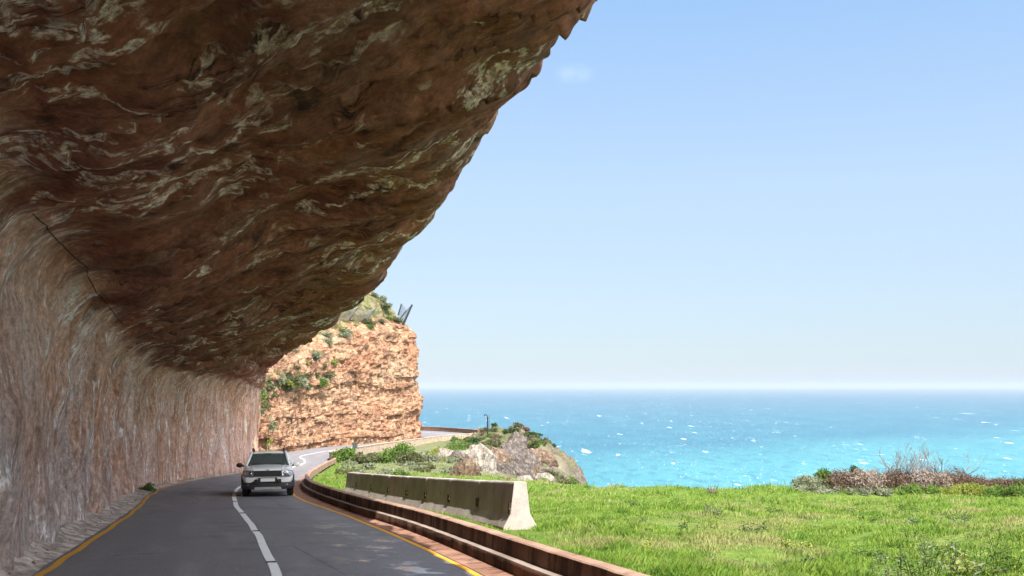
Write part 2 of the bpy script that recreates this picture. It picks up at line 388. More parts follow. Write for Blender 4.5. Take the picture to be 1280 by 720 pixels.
def m_sea():
    t = NT('sea_water'); p = t.pos(); x, y, z = t.sep(p)
    wob = t.math('MULTIPLY', t.math('SUBTRACT', t.noise(p, .0014, 5, .6), .5), 1000.0)
    s = t.math('ADD', t.math('SUBTRACT', y, t.math('MULTIPLY', x, .85)), wob)
    c = t.mix(t.rng(s, 900, 1750), (.058, .225, .245), (.018, .11, .158))
    c = t.mix(t.rng(y, 1500, 9000), c, (.016, .078, .125))
    sw = t.noise(t.mapv(p, (.010, .0035, 1)), 1, 6, .65)
    c = t.mix(t.rng(sw, .4, .65, 0, .4), c, (.038, .18, .215))
    swd = t.noise(t.mapv(p, (.05, .018, 1), (4, 2, 0)), 1, 6, .72)
    c = t.mix(t.rng(swd, .46, .64, 0, .5), c, (.010, .085, .15))
    gate = t.rng(t.noise(t.mapv(p, (.006, .003, 1)), 1, 4), .36, .58, .0, .03)
    fo = None
    for sc_, th, of in (((.10, .040, 1), .698, 0), ((.20, .09, 1), .668, 9), ((.055, .013, 1), .683, 17), ((.030, .0045, 1), .683, 31)):
        cap = t.noise(t.mapv(p, sc_, (of, of, 0)), 1, 4, .6)
        q = t.rng(t.math('ADD', cap, gate), th, th+.04)
        fo = q if fo is None else t.math('MAXIMUM', fo, q)
    c = t.mix(t.math('MULTIPLY', fo, .72), c, (.80, .84, .86))
    nb = t.bump(t.noise(t.mapv(p, (.2, .12, 1)), 1, 6, .65), .7, 1.2)
    return t.fin(c, t.math('ADD', .45, t.math('MULTIPLY', fo, .4)), nb, .3)

M = dict(
    tunnel=m_tunnel(), cliff=m_cliff(), ground=m_ground(), asphalt=m_asphalt(), sea=m_sea(), grass=m_grass(),
    white=m_line('white_paint', (.88, .87, .85), .68), yellow=m_line('yellow_paint', (.74, .36, .025), .62),
    gutter=m_terracotta('terracotta_gutter', (.24, .125, .085), (.36, .205, .145), .6, .52),
    kerb=m_terracotta('stained_red_kerb', (.12, .066, .046), (.21, .12, .085), .85, .45),
    kerbtop=m_terracotta('weathered_kerb_top', (.27, .165, .115), (.38, .25, .185), .5, .54),
    kerbgrey=m_terracotta('grey_kerb_top', (.26, .20, .165), (.38, .31, .27), .4, .58),
    concrete=m_concrete(), nearblack=simple('slot_dark', (.05, .03, .022), .9),  # near-black for studs and crack, and for shade painted inside the slots
    rockw=m_rock('pale_boulder', (.16, .13, .105), (.37, .325, .275), (.50, .45, .40)),
    rockg=m_rock('grey_boulder', (.06, .05, .044), (.145, .122, .108), (.28, .24, .21)),
    rockb=m_rock('brown_boulder', (.09, .06, .04), (.19, .13, .09), (.36, .29, .22)),
    stonewall=m_rock('beige_stonework', (.36, .27, .19), (.56, .44, .33), (.68, .57, .45)),
    brownwall=m_rock('brown_stonework', (.17, .095, .06), (.25, .145, .10), (.33, .21, .15)),
    leafg=m_leaf('green_leaves', (.045, .085, .018), (.095, .17, .03), (.17, .24, .05)),
    leafo=m_leaf('olive_leaves', (.055, .065, .028), (.115, .125, .055), (.19, .18, .095)),
    leafs=m_leaf('silver_leaves', (.11, .13, .075), (.21, .235, .145), (.33, .34, .24)),
    leafb=m_leaf('brown_dry_leaves', (.075, .05, .035), (.15, .10, .07), (.23, .165, .12), 3, .1),
    leafd=m_leaf('dark_green_leaves', (.02, .04, .015), (.045, .08, .028), (.09, .125, .05)),
    leafp=m_leaf('pale_dry_leaves', (.15, .115, .09), (.26, .205, .17), (.38, .315, .265), 3, .1),
    leafy=m_leaf('yellow_green_leaves', (.10, .13, .02), (.22, .26, .045), (.32, .33, .08)),
    twig=simple('grey_twig', (.19, .145, .13), .9), twigb=simple('brown_twig', (.15, .095, .075), .9),
    steel=simple('dark_steel', (.05, .05, .055), .5, .6), net=simple('net_wire', (.34, .33, .34), .5, .4),
    netd=simple('dark_net_wire', (.10, .12, .16), .5, .4),
    sign=simple('grey_sign_back', (.05, .06, .055), .7), pole=simple('weathered_post', (.16, .15, .13), .8),
)

# ------------------------------------------------------------------ layout curves (plan, metres; camera at the origin)
ZR = pch([(-40, .83), (-20, -.44), (0, -1.71), (36, -4.0), (60, -5.35), (80, -6.4), (100, -7.4), (125, -8.45), (150, -9.3), (200, -10.4), (240, -10.8), (300, -11.2)])
XC = pch([(-30, 9.2), (0, .65), (13.5, -3.2), (18, -4.49), (24.2, -6.42), (30, -8.3), (35.5, -9.9), (42.6, -11.7), (55, -13.7), (70, -15.9), (85, -17.8), (96, -20.0), (110, -23.4), (128, -24.6), (145, -24.1), (156, -22.8)])
XL = pch([(-30, 5.6), (0, -2.5), (13.5, -6.4), (21.3, -8.65), (30, -11.2), (35.5, -12.95), (41.8, -14.7), (48.5, -15.8), (55, -16.45), (63, -16.95), (70, -17.9), (75, -18.9), (90, -21.5), (110, -26.2), (130, -28.4), (150, -28.0), (156, -27.2)])
CK = pch([(-30, 12.2), (0, 4.0), (9.86, 1.05), (12.2, .36), (15.65, -.62), (20.3, -2.0), (27.4, -4.5), (40.7, -8.57), (50.8, -10.6), (60, -12.0), (72, -13.7), (86, -15.55), (94, -17.0), (100, -18.2), (105, -18.9), (118, -19.6), (135, -19.3), (150, -18.4), (165, -16.9)])
XY = pch([(-30, 11.6), (0, 3.4), (9.86, .55), (13.5, -.40), (18, -1.7), (25, -3.97), (36.1, -7.8), (42, -9.3), (50.8, -10.95), (60, -12.35), (72, -14.05), (86, -15.9), (94, -17.35), (100, -18.55), (105, -19.25), (118, -19.95), (135, -19.65), (150, -18.75)])
XW = pch([(-30, 4.4), (0, -3.3), (8, -5.65), (14, -7.3), (18.35, -8.6), (22.9, -10.0), (30.4, -12.35), (39.5, -14.95), (47.4, -16.25), (55, -17.0), (63, -17.5), (69, -18.3), (75, -19.5), (77, -21), (79, -24), (81, -30)])
lipP = [(-30, 13.8), (-12, 8.6), (-4, 6.0), (0, 5.0), (8, 2.9), (13.94, 1.23), (14.6, 1.09), (15.83, .66), (16.46, .36), (17.3, .28), (18.6, -.15), (19.4, -.31), (19.8, -.56), (21.3, -.75), (23.26, -1.2), (25.3, -1.44), (26, -1.88), (26.9, -2.3), (28.7, -2.63), (29.5, -2.99), (31.6, -3.3), (32.65, -3.83), (35.6, -4.26), (37, -4.6), (38.8, -5.5), (43.5, -6.6), (46.1, -7.8), (58, -11.7), (71.2, -16.3), (76.5, -18.6), (78.4, -21), (79.6, -24), (81, -29)]
lipF = [(-30.0, -0.57), (0.0, -0.57), (10.0, -0.57), (13.0, -0.57), (14.5, -0.62), (16.0, -0.56), (17.5, -0.44), (19.0, -0.34), (20.5, -0.33), (22.0, -0.43), (24.0, -0.58), (26.0, -0.67), (28.0, -0.63), (30.0, -0.56), (32.0, -0.56), (34.0, -0.65), (37.0, -0.79), (40.0, -0.93), (44.0, -1.0), (48.0, -0.93), (53.0, -0.73), (58.0, -0.91), (65.0, -1.8), (72.0, -1.2), (77, -0.4), (81, 0)]
def XLIP(y): return np.interp(y, [a for a, b in lipP], [b for a, b in lipP])+(np.interp(y, [a for a, b in lipF], [b for a, b in lipF]) if len(lipF) else 0)

# ------------------------------------------------------------------ road
ys = np.concatenate([np.arange(-30, 156, 1.0)])
Lp = [(XL(y)-.45, y) for y in ys]; Cp = [(XC(y), y) for y in ys]; Rp = [(XY(y)+.02, y) for y in ys]
fL = [(-25.0, 165), (-20.3, 180), (-17.4, 189), (-16.8, 194), (-17.3, 199), (-19, 204), (-22.3, 208.5), (-27, 212), (-36, 216), (-60, 224)]
fC = [(-21.2, 165), (-16.4, 179), (-13.0, 189), (-11.4, 197), (-11.5, 206), (-13.2, 214.5), (-16.4, 222), (-21, 228), (-33, 235), (-60, 246)]
fR = [(-17.3, 165), (-14.9, 180), (-11.9, 191), (-9.0, 199.5), (-7.4, 208), (-8.6, 218), (-13.4, 228), (-20.5, 238), (-33, 246), (-60, 258)]
def densify(pts, k):
    p = np.array(pts, float); n = len(p); t = np.arange(n)
    fx, fy = pch(list(zip(t, p[:, 0]))), pch(list(zip(t, p[:, 1])))
    q = np.linspace(0, n-1, (n-1)*k+1); return np.stack([fx(q), fy(q)], 1)
def joinpath(near, far):
    a = np.array(near, float); b = densify([near[-12], near[-1]]+far, 10)[10:]
    return np.concatenate([a, b[1:]])
LP, CP, RP = joinpath(Lp, fL), joinpath(Cp, fC), joinpath(Rp, fR)
def z3(P, dz=0.0): return np.column_stack([P, ZR(P[:, 1])+dz])
ncol = 17; rows = []; uvs = []
seg = np.r_[0, np.cumsum(np.linalg.norm(np.diff(CP, axis=0), axis=1))]
for j in range(ncol):
    t = j/(ncol-1)
    P = LP+(CP-LP)*(t*2) if t <= .5 else CP+(RP-CP)*(t*2-1)
    rows.append(z3(P)); off = np.linalg.norm(P-CP, axis=1)*(-1 if t < .5 else 1)
    uvs.append(np.column_stack([off, seg]))
V = np.stack(rows, 1).reshape(-1, 3); UV = np.stack(uvs, 1).reshape(-1, 2)
road = kind(mesh_np('road', V, grid_faces(len(LP), ncol), M['asphalt'], uv=UV), 'structure')
def strip(name, P, w, mat, dz=.005, parent=None, wob=0.0, w2=None):
    P = np.asarray(P, float); T = np.gradient(P, axis=0); T /= np.linalg.norm(T, axis=1)[:, None]
    Nn = np.column_stack([T[:, 1], -T[:, 0]])
    c = wob*noise(np.arange(len(P))*.11, 3.3)[:, None]*Nn
    a = P+c-Nn*w/2; b = P+c+Nn*w/2
    V = np.stack([z3(a, dz), z3(b, dz)], 1).reshape(-1, 3)
    return mesh_np(name, V, grid_faces(len(P), 2), mat, parent)
def resamp(P, step=.25):
    P = np.asarray(P, float); s = np.r_[0, np.cumsum(np.linalg.norm(np.diff(P, axis=0), axis=1))]; q = np.arange(0, s[-1], step)
    return np.column_stack([np.interp(q, s, P[:, 0]), np.interp(q, s, P[:, 1])])
yy = np.arange(-20, 156, .25)
strip('centre_line', resamp(CP[10:], .3), .14, M['white'], parent=road, wob=.04)
strip('edge_line', np.column_stack([XL(yy), yy])[:int((49+20)*4)], .11, M['yellow'], parent=road, wob=.09)
strip('edge_line', np.column_stack([XY(yy)-.05, yy])[:int((48+20)*4)], .10, M['yellow'], parent=road, wob=.03)
for y in np.arange(-10, 60, 5.8)+1.9:
    m = MB(); m.box((0, 0, 0), (.15, .05, .02), Matrix.Rotation(R(16), 3, 'Z')); m.build('road_stud', M['nearblack'], road, bevel=.006).location = (XC(y), y, ZR(y)+.012)

# terracotta gutter and stepped kerb
def ribbon(name, offs, mat, y0, y1, parent=None, step=.3, bump=0.0, smooth=False):
    """offs: list of (offset to the right of CK, height over road)"""
    q = np.arange(y0, y1, step); X = CK(q); T = np.gradient(X, q); n = np.sqrt(1+T*T); nx, ny = 1/n, -T/n
    cols = []
    for o, h in offs:
        jj = bump*noise(q*1.9, o*7, h*9)
        cols.append(np.column_stack([X+nx*(o+jj), q+ny*(o+jj), ZR(q)+h+jj*.5]))
    return mesh_np(name, np.stack(cols, 1).reshape(-1, 3), grid_faces(len(q), len(offs)), mat, parent, smooth)
XYo = lambda: None
q = np.arange(-20, 98, .3); A = np.column_stack([XY(q)+.03, q]); B = np.column_stack([CK(q), q])
gutter = kind(mesh_np('gutter', np.stack([z3(A, .004), z3(B, .03)], 1).reshape(-1, 3), grid_faces(len(q), 2), M['gutter']), 'structure')
kerb = thing('stepped_kerb', 'reddish brown stepped kerb curving along the seaward edge of the road', 'kerb')
ribbon('lower_step_face', [(0, -.05), (.0, .19), (.015, .205)], M['kerb'], -20, 98, kerb, bump=.006, smooth=True)
ribbon('lower_step_top', [(.015, .205), (.14, .21)], M['kerbgrey'], -20, 98, kerb, bump=.006, smooth=True)
ribbon('upper_step_face', [(.14, .20), (.15, .40), (.155, .43)], M['kerb'], -20, 98, kerb, bump=.006, smooth=True)
ribbon('upper_step_top', [(.155, .43), (.18, .445), (.33, .45), (.36, .43), (.37, .1)], M['kerbtop'], -20, 98, kerb, bump=.01)

# ------------------------------------------------------------------ ground heightfield
poly = [(70, -40, .8), (50, 10, -2.0), (40, 30, -3.3), (30, 36, -3.68), (17.5, 35, -3.62), (7, 35.5, -3.66), (3.5, 39, -3.95), (1.7, 44, -4.3), (1.0, 52, -5.1), (1.1, 62, -6.1), (1.7, 75, -7.5), (2.6, 88, -9.0),
        (3.0, 100, -10.0), (3.2, 110, -9.3), (3.1, 120, -8.1), (3.0, 126, -7.6), (2.2, 140, -7.7), (1.0, 150, -7.5), (-.7, 165, -7.6), (-3.4, 180, -7.8), (-4.6, 190, -8.8), (-5, 204, -9.8),
        (-6.4, 214, -10.5), (-11, 227, -11), (-18, 240, -11.1), (-33, 249, -11.2), (-70, 262, -11.4), (-150, 290, -12), (-150, -40, .8)]
PX = np.array(poly)
def polydist(x, y):
    sh = x.shape; x = x.ravel(); y = y.ravel(); best = np.full(x.shape, 1e9); zr = np.zeros_like(x); ins = np.zeros(x.shape, bool)
    n = len(PX)
    for i in range(n):
        a = PX[i]; b = PX[(i+1) % n]; d = b-a; L = d[0]**2+d[1]**2
        if not ((b[0] < y.min()-9e9)):
            cond = ((a[1] > y) != (b[1] > y)) & (x < (b[0]-a[0])*(y-a[1])/((b[1]-a[1]) or 1e-9)+a[0]); ins ^= cond
        t = np.clip(((x-a[0])*d[0]+(y-a[1])*d[1])/L, 0, 1)
        dd = np.hypot(x-a[0]-t*d[0], y-a[1]-t*d[1]); m = dd < best
        if i >= n-2: continue
        best = np.where(m, dd, best); zr = np.where(m, a[2]+t*d[2], zr)
    return best.reshape(sh), zr.reshape(sh), ins.reshape(sh)
def height(x, y, full=False):
    zr = ZR(np.clip(y, -40, 260)); k = x-CK(np.clip(y, -30, 165))
    farR = y > 160
    d, zrim, ins = polydist(x, y)
    near = sst(-.02, .32, k)
    base = zr-.25+near*(.60-.37*sst(17, 40, y))
    base = np.where(y > 98, zr-.25+sst(.3, 1.6, k)*.15, base)
    base = np.where(farR, zr-.28, base)
    w = np.where(y < 48, 3.0, 3.0+sst(48, 90, y)*7)
    w = np.minimum(w, np.maximum(1.5, np.where(y > 98, 5.5, 9)))
    s = sst(0, 1, 1-d/w)
    allow = np.where(y > 185, 0.0, 1.0)*sst(.4, 3.0, k)
    z = base*(1-s*allow)+zrim*s*allow
    mound = (fbm(x*.18, y*.18, 2.0, 3)*.22+fbm(x*.9, y*.9, 5.0, 3)*.05)*sst(.5, 3, k)
    z = z+np.where(ins, mound, 0)
    hd = sst(62, 90, y)*(1-sst(182, 190, y))
    rk = hd*sst(13, 5, d)*sst(1.5, 6, k)
    rough = ridge(x*.22, y*.13, 1.0, 4)*1.0+(hsh(np.floor(x*.7+y*.25), np.floor(y*.35+noise(x*.3, y*.3)*1.5))-.5)*.8
    z = z+rk*(rough*.75-.35)*sst(0, 3, d)*np.where(ins, 1, 1)
    dr = np.where(ins, 0, d)
    drop = np.where(dr < 3, dr*dr*.16+dr*.25, 2.19+(dr-3)*1.25)
    step = fbm(x*.12, y*.12, z*.05, 4)*2.6+ridge(x*.3, y*.3, 4.0, 3)*.9
    z = np.where(ins, z, zrim-drop+step*sst(0, 8, dr)+rk*(rough*.6))
    z = np.maximum(z, -118)
    if not full: return z
    grass = np.where(ins, sst(.1, .5, k), 0.35)*np.where(y > 98, sst(.5, 3, k), 1)
    rockm = np.maximum(np.where(ins, 0, sst(1.0, 5, dr)), rk*1.2*sst(-.45, .25, fbm(x*.16, y*.1, 3, 3)+.15))
    scrub = sst(46, 62, y)*sst(1, 4, k)
    return z, grass, np.clip(rockm, 0, 1), scrub
def axis(segs):
    out = []
    for a, b, st in segs: out.append(np.arange(a, b, st))
    return np.concatenate(out+[[segs[-1][1]]])
gx = axis([(-150, -40, 6), (-40, -22, 1.0), (-22, 16, .22), (16, 30, .5), (30, 60, 1.5), (60, 220, 8)])
gy = axis([(-40, 5, 1.5), (5, 50, .22), (50, 130, .4), (130, 212, .6), (212, 270, 2), (270, 600, 12)])
GX, GY = np.meshgrid(gx, gy); GZ, g1, g2, g3 = height(GX, GY, True)
ground = kind(mesh_np('ground', np.stack([GX, GY, GZ], -1).reshape(-1, 3), grid_faces(len(gy), len(gx)), M['ground'], smooth=True,
              attrs=dict(grass=g1.ravel(), rock=g2.ravel(), scrub=g3.ravel())), 'structure')
def H(x, y): return float(height(np.array([[float(x)]]), np.array([[float(y)]]))[0, 0])

SEA = -110.0
sv = []; sr = np.array([-3000, 0, 600, 2000, 6000, 20000, 70000.]); sx = np.array([-60000, -8000, -1000, 0, 1000, 8000, 60000.])
X_, Y_ = np.meshgrid(sx, sr)
kind(mesh_np('sea', np.stack([X_, Y_, np.full_like(X_, SEA)], -1).reshape(-1, 3), grid_faces(len(sr), len(sx)), M['sea']), 'structure')

# ------------------------------------------------------------------ rock overhang
def section(y):
    xw, xl, zr = float(XW(y)), float(XLIP(y)), float(ZR(y)); W = max(xl-xw, .6)
    e = lambda a, f: min(a, f*W)
    pts = [(-.25, -.8), (-.05, 0), (0.0, 2.2), (.06, 4.5), (e(.28, .11), 5.3), (e(.9, .24), 5.85), (e(2.2, .42), 6.2), (.50*W, 6.75), (.72*W, 7.05), (W-e(1.0, .18), 7.25), (W-e(.3, .06), 7.6), (W, 8.15), (W-.3, 9.1), (W-1.6, 11.5), (W-4.6, 17), (W-11, 27), (W-24, 42)]
    low = .85*float(sst(60, 30, y)); f = [0, 0, .5, 1, 1, 1, 1, .8, .5, .3, .15, 0, 0, 0, 0, 0, 0]
    return [(xw+a, zr+b-low*k) for (a, b), k in zip(pts, f)]
tdense = np.concatenate([np.linspace(0, 4, 70), np.linspace(4, 7, 60)[1:], np.linspace(7, 12.5, 110)[1:], np.linspace(12.5, 16, 20)[1:]])
ysec = np.concatenate([np.arange(-22, 8, .5), np.arange(8, 40, .12), np.arange(40, 81.01, .2)])
ctrl = np.array([section(y) for y in ysec])
def catm(C, t):
    i = np.clip(np.floor(t).astype(int), 0, C.shape[1]-2); f = (t-i)[None, :, None]; n = C.shape[1]
    p0, p1, p2, p3 = C[:, np.maximum(i-1, 0)], C[:, i], C[:, i+1], C[:, np.minimum(i+2, n-1)]
    return .5*((2*p1)+(-p0+p2)*f+(2*p0-5*p1+4*p2-p3)*f*f+(-p0+3*p1-3*p2+p3)*f**3)
S = catm(ctrl, tdense)
P = np.stack([S[..., 0], np.broadcast_to(ysec[:, None], S.shape[:2]), S[..., 1]], -1)
def normals(P):
    du = np.gradient(P, axis=0); dv = np.gradient(P, axis=1); n = np.cross(dv, du); return n/np.maximum(np.linalg.norm(n, axis=-1, keepdims=True), 1e-9)
N0 = normals(P)
ref = P[len(ysec)//2, 20]-np.array([100, 0, 0])
if N0[len(ysec)//2, 20, 0] < 0: N0 = -N0     # normals into the open air
u = np.broadcast_to(np.r_[0, np.cumsum(np.hypot(np.diff(XW(ysec)), np.diff(ysec)))][:, None], P.shape[:2])*1.0
v = np.cumsum(np.r_[[0], np.linalg.norm(np.diff(P[len(ysec)//3], axis=0), axis=1)])[None, :]*np.ones_like(u)
tt = np.broadcast_to(tdense[None, :], u.shape)
cm = sst(4.2, 6.2, tt)                       # 0 wall .. 1 ceiling
wu = u+fbm(u*.3, v*.25, 1.0, 3)*1.1
d = (1-cm)*(fbm(wu*.8, v*.2, 0, 5)*.26+ridge(wu*.5, v*.2, 4, 4)*.10+fbm(wu*.25, v*.1, 7, 2)*.18)
d += (1-cm)*sst(2.2, 0, tt)*(.10+.16*noise(u*.7, 3.1))
ceil = ridge(wu*.33, v*.11, 2.0, 4)*.24+fbm(wu*.55, v*.35, 5.0, 5)*.26+ridge(wu*1.1, v*.6, 8.0, 4)*.10+(hsh(np.floor(wu*.8+v*.15), np.floor(v*.5+wu*.2))-.5)*.10
lw = u*.42+fbm(u*.16, v*.13, 14, 3)*1.5; fr_ = lw-np.floor(lw)
ledge = (fr_**1.6-.4)*(.18+.30*hsh(np.floor(lw), np.floor(v*.22+hsh(np.floor(lw), 2)*3)))
lw2 = u*1.5+fbm(u*.5, v*.3, 24, 3)*1.6; fr2 = lw2-np.floor(lw2)
ledge = ledge+(fr2**2-.33)*.13*sst(-.1, .3, noise(u*.3, v*.25, 5))
d += cm*(ceil*.75+ledge*(.22+.78*sst(10.6, 8.8, tt))-.1)
# hollow broken out of the ceiling
damp = sst(12.8, 11, tt)*.55+.45
d *= damp
pk = ((u-float(np.interp(20.3, ysec, u[:, 0])))/.5, (v-8.6)/.95)
hole = sst(1.15, .9, np.maximum(np.abs(pk[0]), np.abs(pk[1]))+noise(u*2, v*2)*.25)
d -= hole*.9
PD = P+N0*d[..., None]
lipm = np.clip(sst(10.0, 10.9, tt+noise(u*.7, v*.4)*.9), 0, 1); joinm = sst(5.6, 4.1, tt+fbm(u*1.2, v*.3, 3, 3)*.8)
kw = int(np.searchsorted(tdense, 4.55))
over = thing('rock_overhang', 'huge brown rock overhang and its pinkish side wall roofing the road', 'overhang')
def part(name, a, b, mat):
    Q = PD[:, a:b+1]; nc = Q.shape[1]
    return mesh_np(name, Q.reshape(-1, 3), grid_faces(len(ysec), nc), mat, over, True,
                   np.stack([u[:, a:b+1], v[:, a:b+1]], -1).reshape(-1, 2), dict(lip=lipm[:, a:b+1].ravel(), join=joinm[:, a:b+1].ravel()))
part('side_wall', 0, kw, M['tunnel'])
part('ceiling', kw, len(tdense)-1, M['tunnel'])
# long crack running down the wall head
from mathutils.bvhtree import BVHTree
Q_ = PD[100:, :kw+60]; bvh = BVHTree.FromPolygons([tuple(q) for q in Q_.reshape(-1, 3)], [tuple(int(a) for a in f) for f in grid_faces(*Q_.shape[:2])])
ck = MB(); ctrl_ = [(0, 208), (8, 240), (11, 247), (32, 260), (58, 282), (60, 288), (75, 303), (92, 320), (109, 334), (110, 346), (120, 365), (128, 373), (137, 384), (147, 398), (156, 407)]; pp = []
for a, b in zip(ctrl_[:-1], ctrl_[1:]):
    for k in range(6):
        px_, py_ = a[0]+(b[0]-a[0])*k/6+random.uniform(-.7, .7), a[1]+(b[1]-a[1])*k/6+random.uniform(-.7, .7)
        h_ = bvh.ray_cast(Vector((0, 0, 0)), Vector(((px_-640)/F, 1, (HY-py_)/F)).normalized())
        if h_[0]: pp.append(h_[0])
ck.tube(pp, .012, 5); ck.build('crack', M['nearblack'], over)

# ------------------------------------------------------------------ far cliff
base = [(-60, 70), (-30, 76), (-20.8, 79.5), (-22.4, 90), (-24.6, 100), (-27.6, 110), (-29.8, 130), (-29.4, 150), (-26.4, 165), (-21.6, 179), (-18.6, 188), (-17.5, 193), (-18.4, 199), (-21, 205), (-26, 210.5), (-38, 217), (-70, 230)]
rimh = [7, 7, 7.2, 7.8, 8.3, 9, 10.8, 13.9, 17.4, 20.3, 21.3, 20.8, 20.2, 19, 19, 19, 19]
nb_ = len(base); tq = np.linspace(0, nb_-1, 1800); bx = pch([(i, b[0]) for i, b in enumerate(base)])(tq); by = pch([(i, b[1]) for i, b in enumerate(base)])(tq)
s_ = np.r_[0, np.cumsum(np.hypot(np.diff(bx), np.diff(by)))]; sq = np.arange(0, s_[-1], .22)
bx, by, rh = np.interp(sq, s_, bx), np.interp(sq, s_, by), np.interp(sq, s_, np.interp(tq, np.arange(nb_), rimh))
for _ in range(3): rh = np.convolve(np.pad(rh, 10, 'edge'), np.ones(21)/21, 'valid')
tx, ty = np.gradient(bx), np.gradient(by); L_ = np.hypot(tx, ty); tx /= L_; ty /= L_
k_ = np.ones(61)/61; txs = np.convolve(np.pad(tx, 30, 'edge'), k_, 'valid'); tys = np.convolve(np.pad(ty, 30, 'edge'), k_, 'valid')
L_ = np.hypot(txs, tys); inx, iny = -tys/L_, txs/L_      # into the hill
fv = np.concatenate([np.linspace(0, 1, 95), 1+np.linspace(0, 1, 90)[1:]**1.3])
rows = []; vegs = []
SV = sq[:, None]*np.ones_like(fv)[None]; FV = np.ones_like(sq)[:, None]*fv[None]
RH = rh[:, None]
face = np.minimum(FV, 1); up = np.clip(FV-1, 0, 1)*46
zc = ZR(by)[:, None]-.6+face*(RH+.6)+up*.74*(1+.12*noise(SV*.05, up*.05))
back = face*RH*.085+up*.78
Xc_ = bx[:, None]+inx[:, None]*back; Yc_ = by[:, None]+iny[:, None]*back
PC = np.stack([Xc_, Yc_, zc], -1)
# bedding and blocks
bed = zc+noise(SV*.03, zc*.05)*1.5
lay = np.floor(bed/.95+noise(SV*.05, 2.0)*.4); off = (hsh(lay, 3)-.5)*.7
blk = (hsh(lay, np.floor(SV/2.3+hsh(lay, 9)*7), 5)-.5)*.75+(hsh(np.floor(bed/.55), np.floor(SV/.95+hsh(np.floor(bed/.55), 1)*5), 8)-.5)*.38
dd_ = off*.75+(hsh(np.floor(bed/3.7+noise(SV*.04, 8.0)), 13)-.5)*.7+blk*.5-.35*sst(.75, .95, 1-np.abs(2*noise(SV*.16, zc*.03, 12)))+fbm(SV*.07, zc*.09, 3, 4)*1.0+fbm(SV*.8, zc*1.2, 1, 4)*.3+ridge(SV*1.1, zc*.35, 7, 3)*.12
fm = sst(1.12, .95, FV)
ddz = dd_*(fm*.9+.1)+(1-fm)*fbm(SV*.15, up*.2, 6, 4)*1.1
ddz *= sst(-.02, .1, FV)*.8+.2
PC[..., 0] -= inx[:, None]*ddz; PC[..., 1] -= iny[:, None]*ddz; PC[..., 2] += (1-fm)*ddz*.8
veg = (1-fm)*.75+.25*sst(.5, .2, FV/1.0)*sst(40, 15, SV-np.interp(90, by[:len(by)//2], sq[:len(by)//2]))
# planted gully and ledges
vg2 = sst(.75, .2, np.abs(FV-.80)*6+fbm(SV*.08, zc*.1, 9, 3)*1.2)*sst(172, 150, by)[:, None]*sst(82, 95, by)[:, None]
veg = np.maximum(veg, vg2*.85); veg = np.maximum(veg, (sst(112, 92, by)[:, None])*.72*sst(-.5, .3, fbm(SV*.2, zc*.25, 19, 3)))
kind(mesh_np('cliff', PC.reshape(-1, 3), grid_faces(len(sq), len(fv)), M['cliff'], attrs=dict(veg=veg.ravel())), 'structure')
def cliff_at(s, f):
    i = int(np.clip(np.searchsorted(sq, s), 0, len(sq)-1)); j = int(np.clip(np.searchsorted(fv, f), 0, len(fv)-1)); return Vector(PC[i, j]), Vector((-inx[i], -iny[i], 0))
def s_of_y(y):
    m = np.where((by > y) & (sq > 35))[0]; return sq[m[0]]
def s_px(px):    # station on the visible face under a given picture column
    a = 640+F*bx/by; ii = [i for i in range(len(sq)) if sq[i] > s_of_y(100) and a[i] >= px]; return sq[ii[0]] if ii else s_of_y(192)

# ------------------------------------------------------------------ plants
def leaf_cloud(n, size, lumps, flat=.0, seed=1, up=.3, elong=1.6):
    g = np.random.default_rng(seed); c = np.array([l[:3] for l in lumps]); r = np.array([l[3] for l in lumps]); w = r**2/np.sum(r**2)
    i = g.choice(len(lumps), n, p=w); dv = g.normal(size=(n, 3)); dv /= np.linalg.norm(dv, axis=1)[:, None]
    rad = r[i]*(.45+.6*g.random(n)**.6); p = c[i]+dv*rad[:, None]*np.array([1, 1, .8]); p = p[p[:, 2] > .01]; n = len(p)
    a = g.normal(size=(n, 3)); a[:, 2] += up; a /= np.linalg.norm(a, axis=1)[:, None]
    b = np.cross(a, g.normal(size=(n, 3))); b /= np.linalg.norm(b, axis=1)[:, None]
    sz = size*(.6+.8*g.random(n))[:, None]; a = a*sz*elong; b = b*sz*.5
    V = np.stack([p, p+a*.5+b, p+a, p+a*.5-b], 1).reshape(-1, 3); return V, np.arange(n*4).reshape(n, 4)
def lumpy(w, h, k, seed):
    g = random.Random(seed); out = []
    for i in range(k):
        a = g.uniform(0, 6.28); rr = g.random()**.6*w*.5*.8; z = g.uniform(.25, .8)*h*(1-.5*rr/(w*.5)); r = g.uniform(.16, .3)*min(w, h*1.6)
        out.append((rr*math.cos(a), rr*math.sin(a), z, r))
    return out
def twigs(m, n, h, w, seed, rad=.02, depth=3):
    g = random.Random(seed)
    def br(p, d, L, r, dep):
        pts = [p]; q = p; dd = d
        for k in range(3):
            dd = (dd+Vector((g.uniform(-.28, .28), g.uniform(-.28, .28), g.uniform(-.08, .16)))).normalized(); q = q+dd*L/3; pts.append(q)
        m.tube(pts, [r, r*.8, r*.6, r*.35], 4, cap=False)
        if dep > 0:
            for k in range(g.choice((2, 3))):
                s = pts[g.choice((1, 2, 3))]; nd = (dd+Vector((g.uniform(-.9, .9), g.uniform(-.9, .9), g.uniform(-.2, .5)))).normalized(); br(s, nd, L*g.uniform(.5, .75), r*.55, dep-1)
    for i in range(n):
        d = Vector((g.uniform(-1, 1)*w/h, g.uniform(-1, 1)*w/h, 1)).normalized(); k0 = 0.0 if depth <= 1 else 1.0; br(Vector((g.uniform(-.2, .2)*w*k0, g.uniform(-.1, .1)*w*k0, -.05)), d, h*.5, rad, depth)
_bm = {}
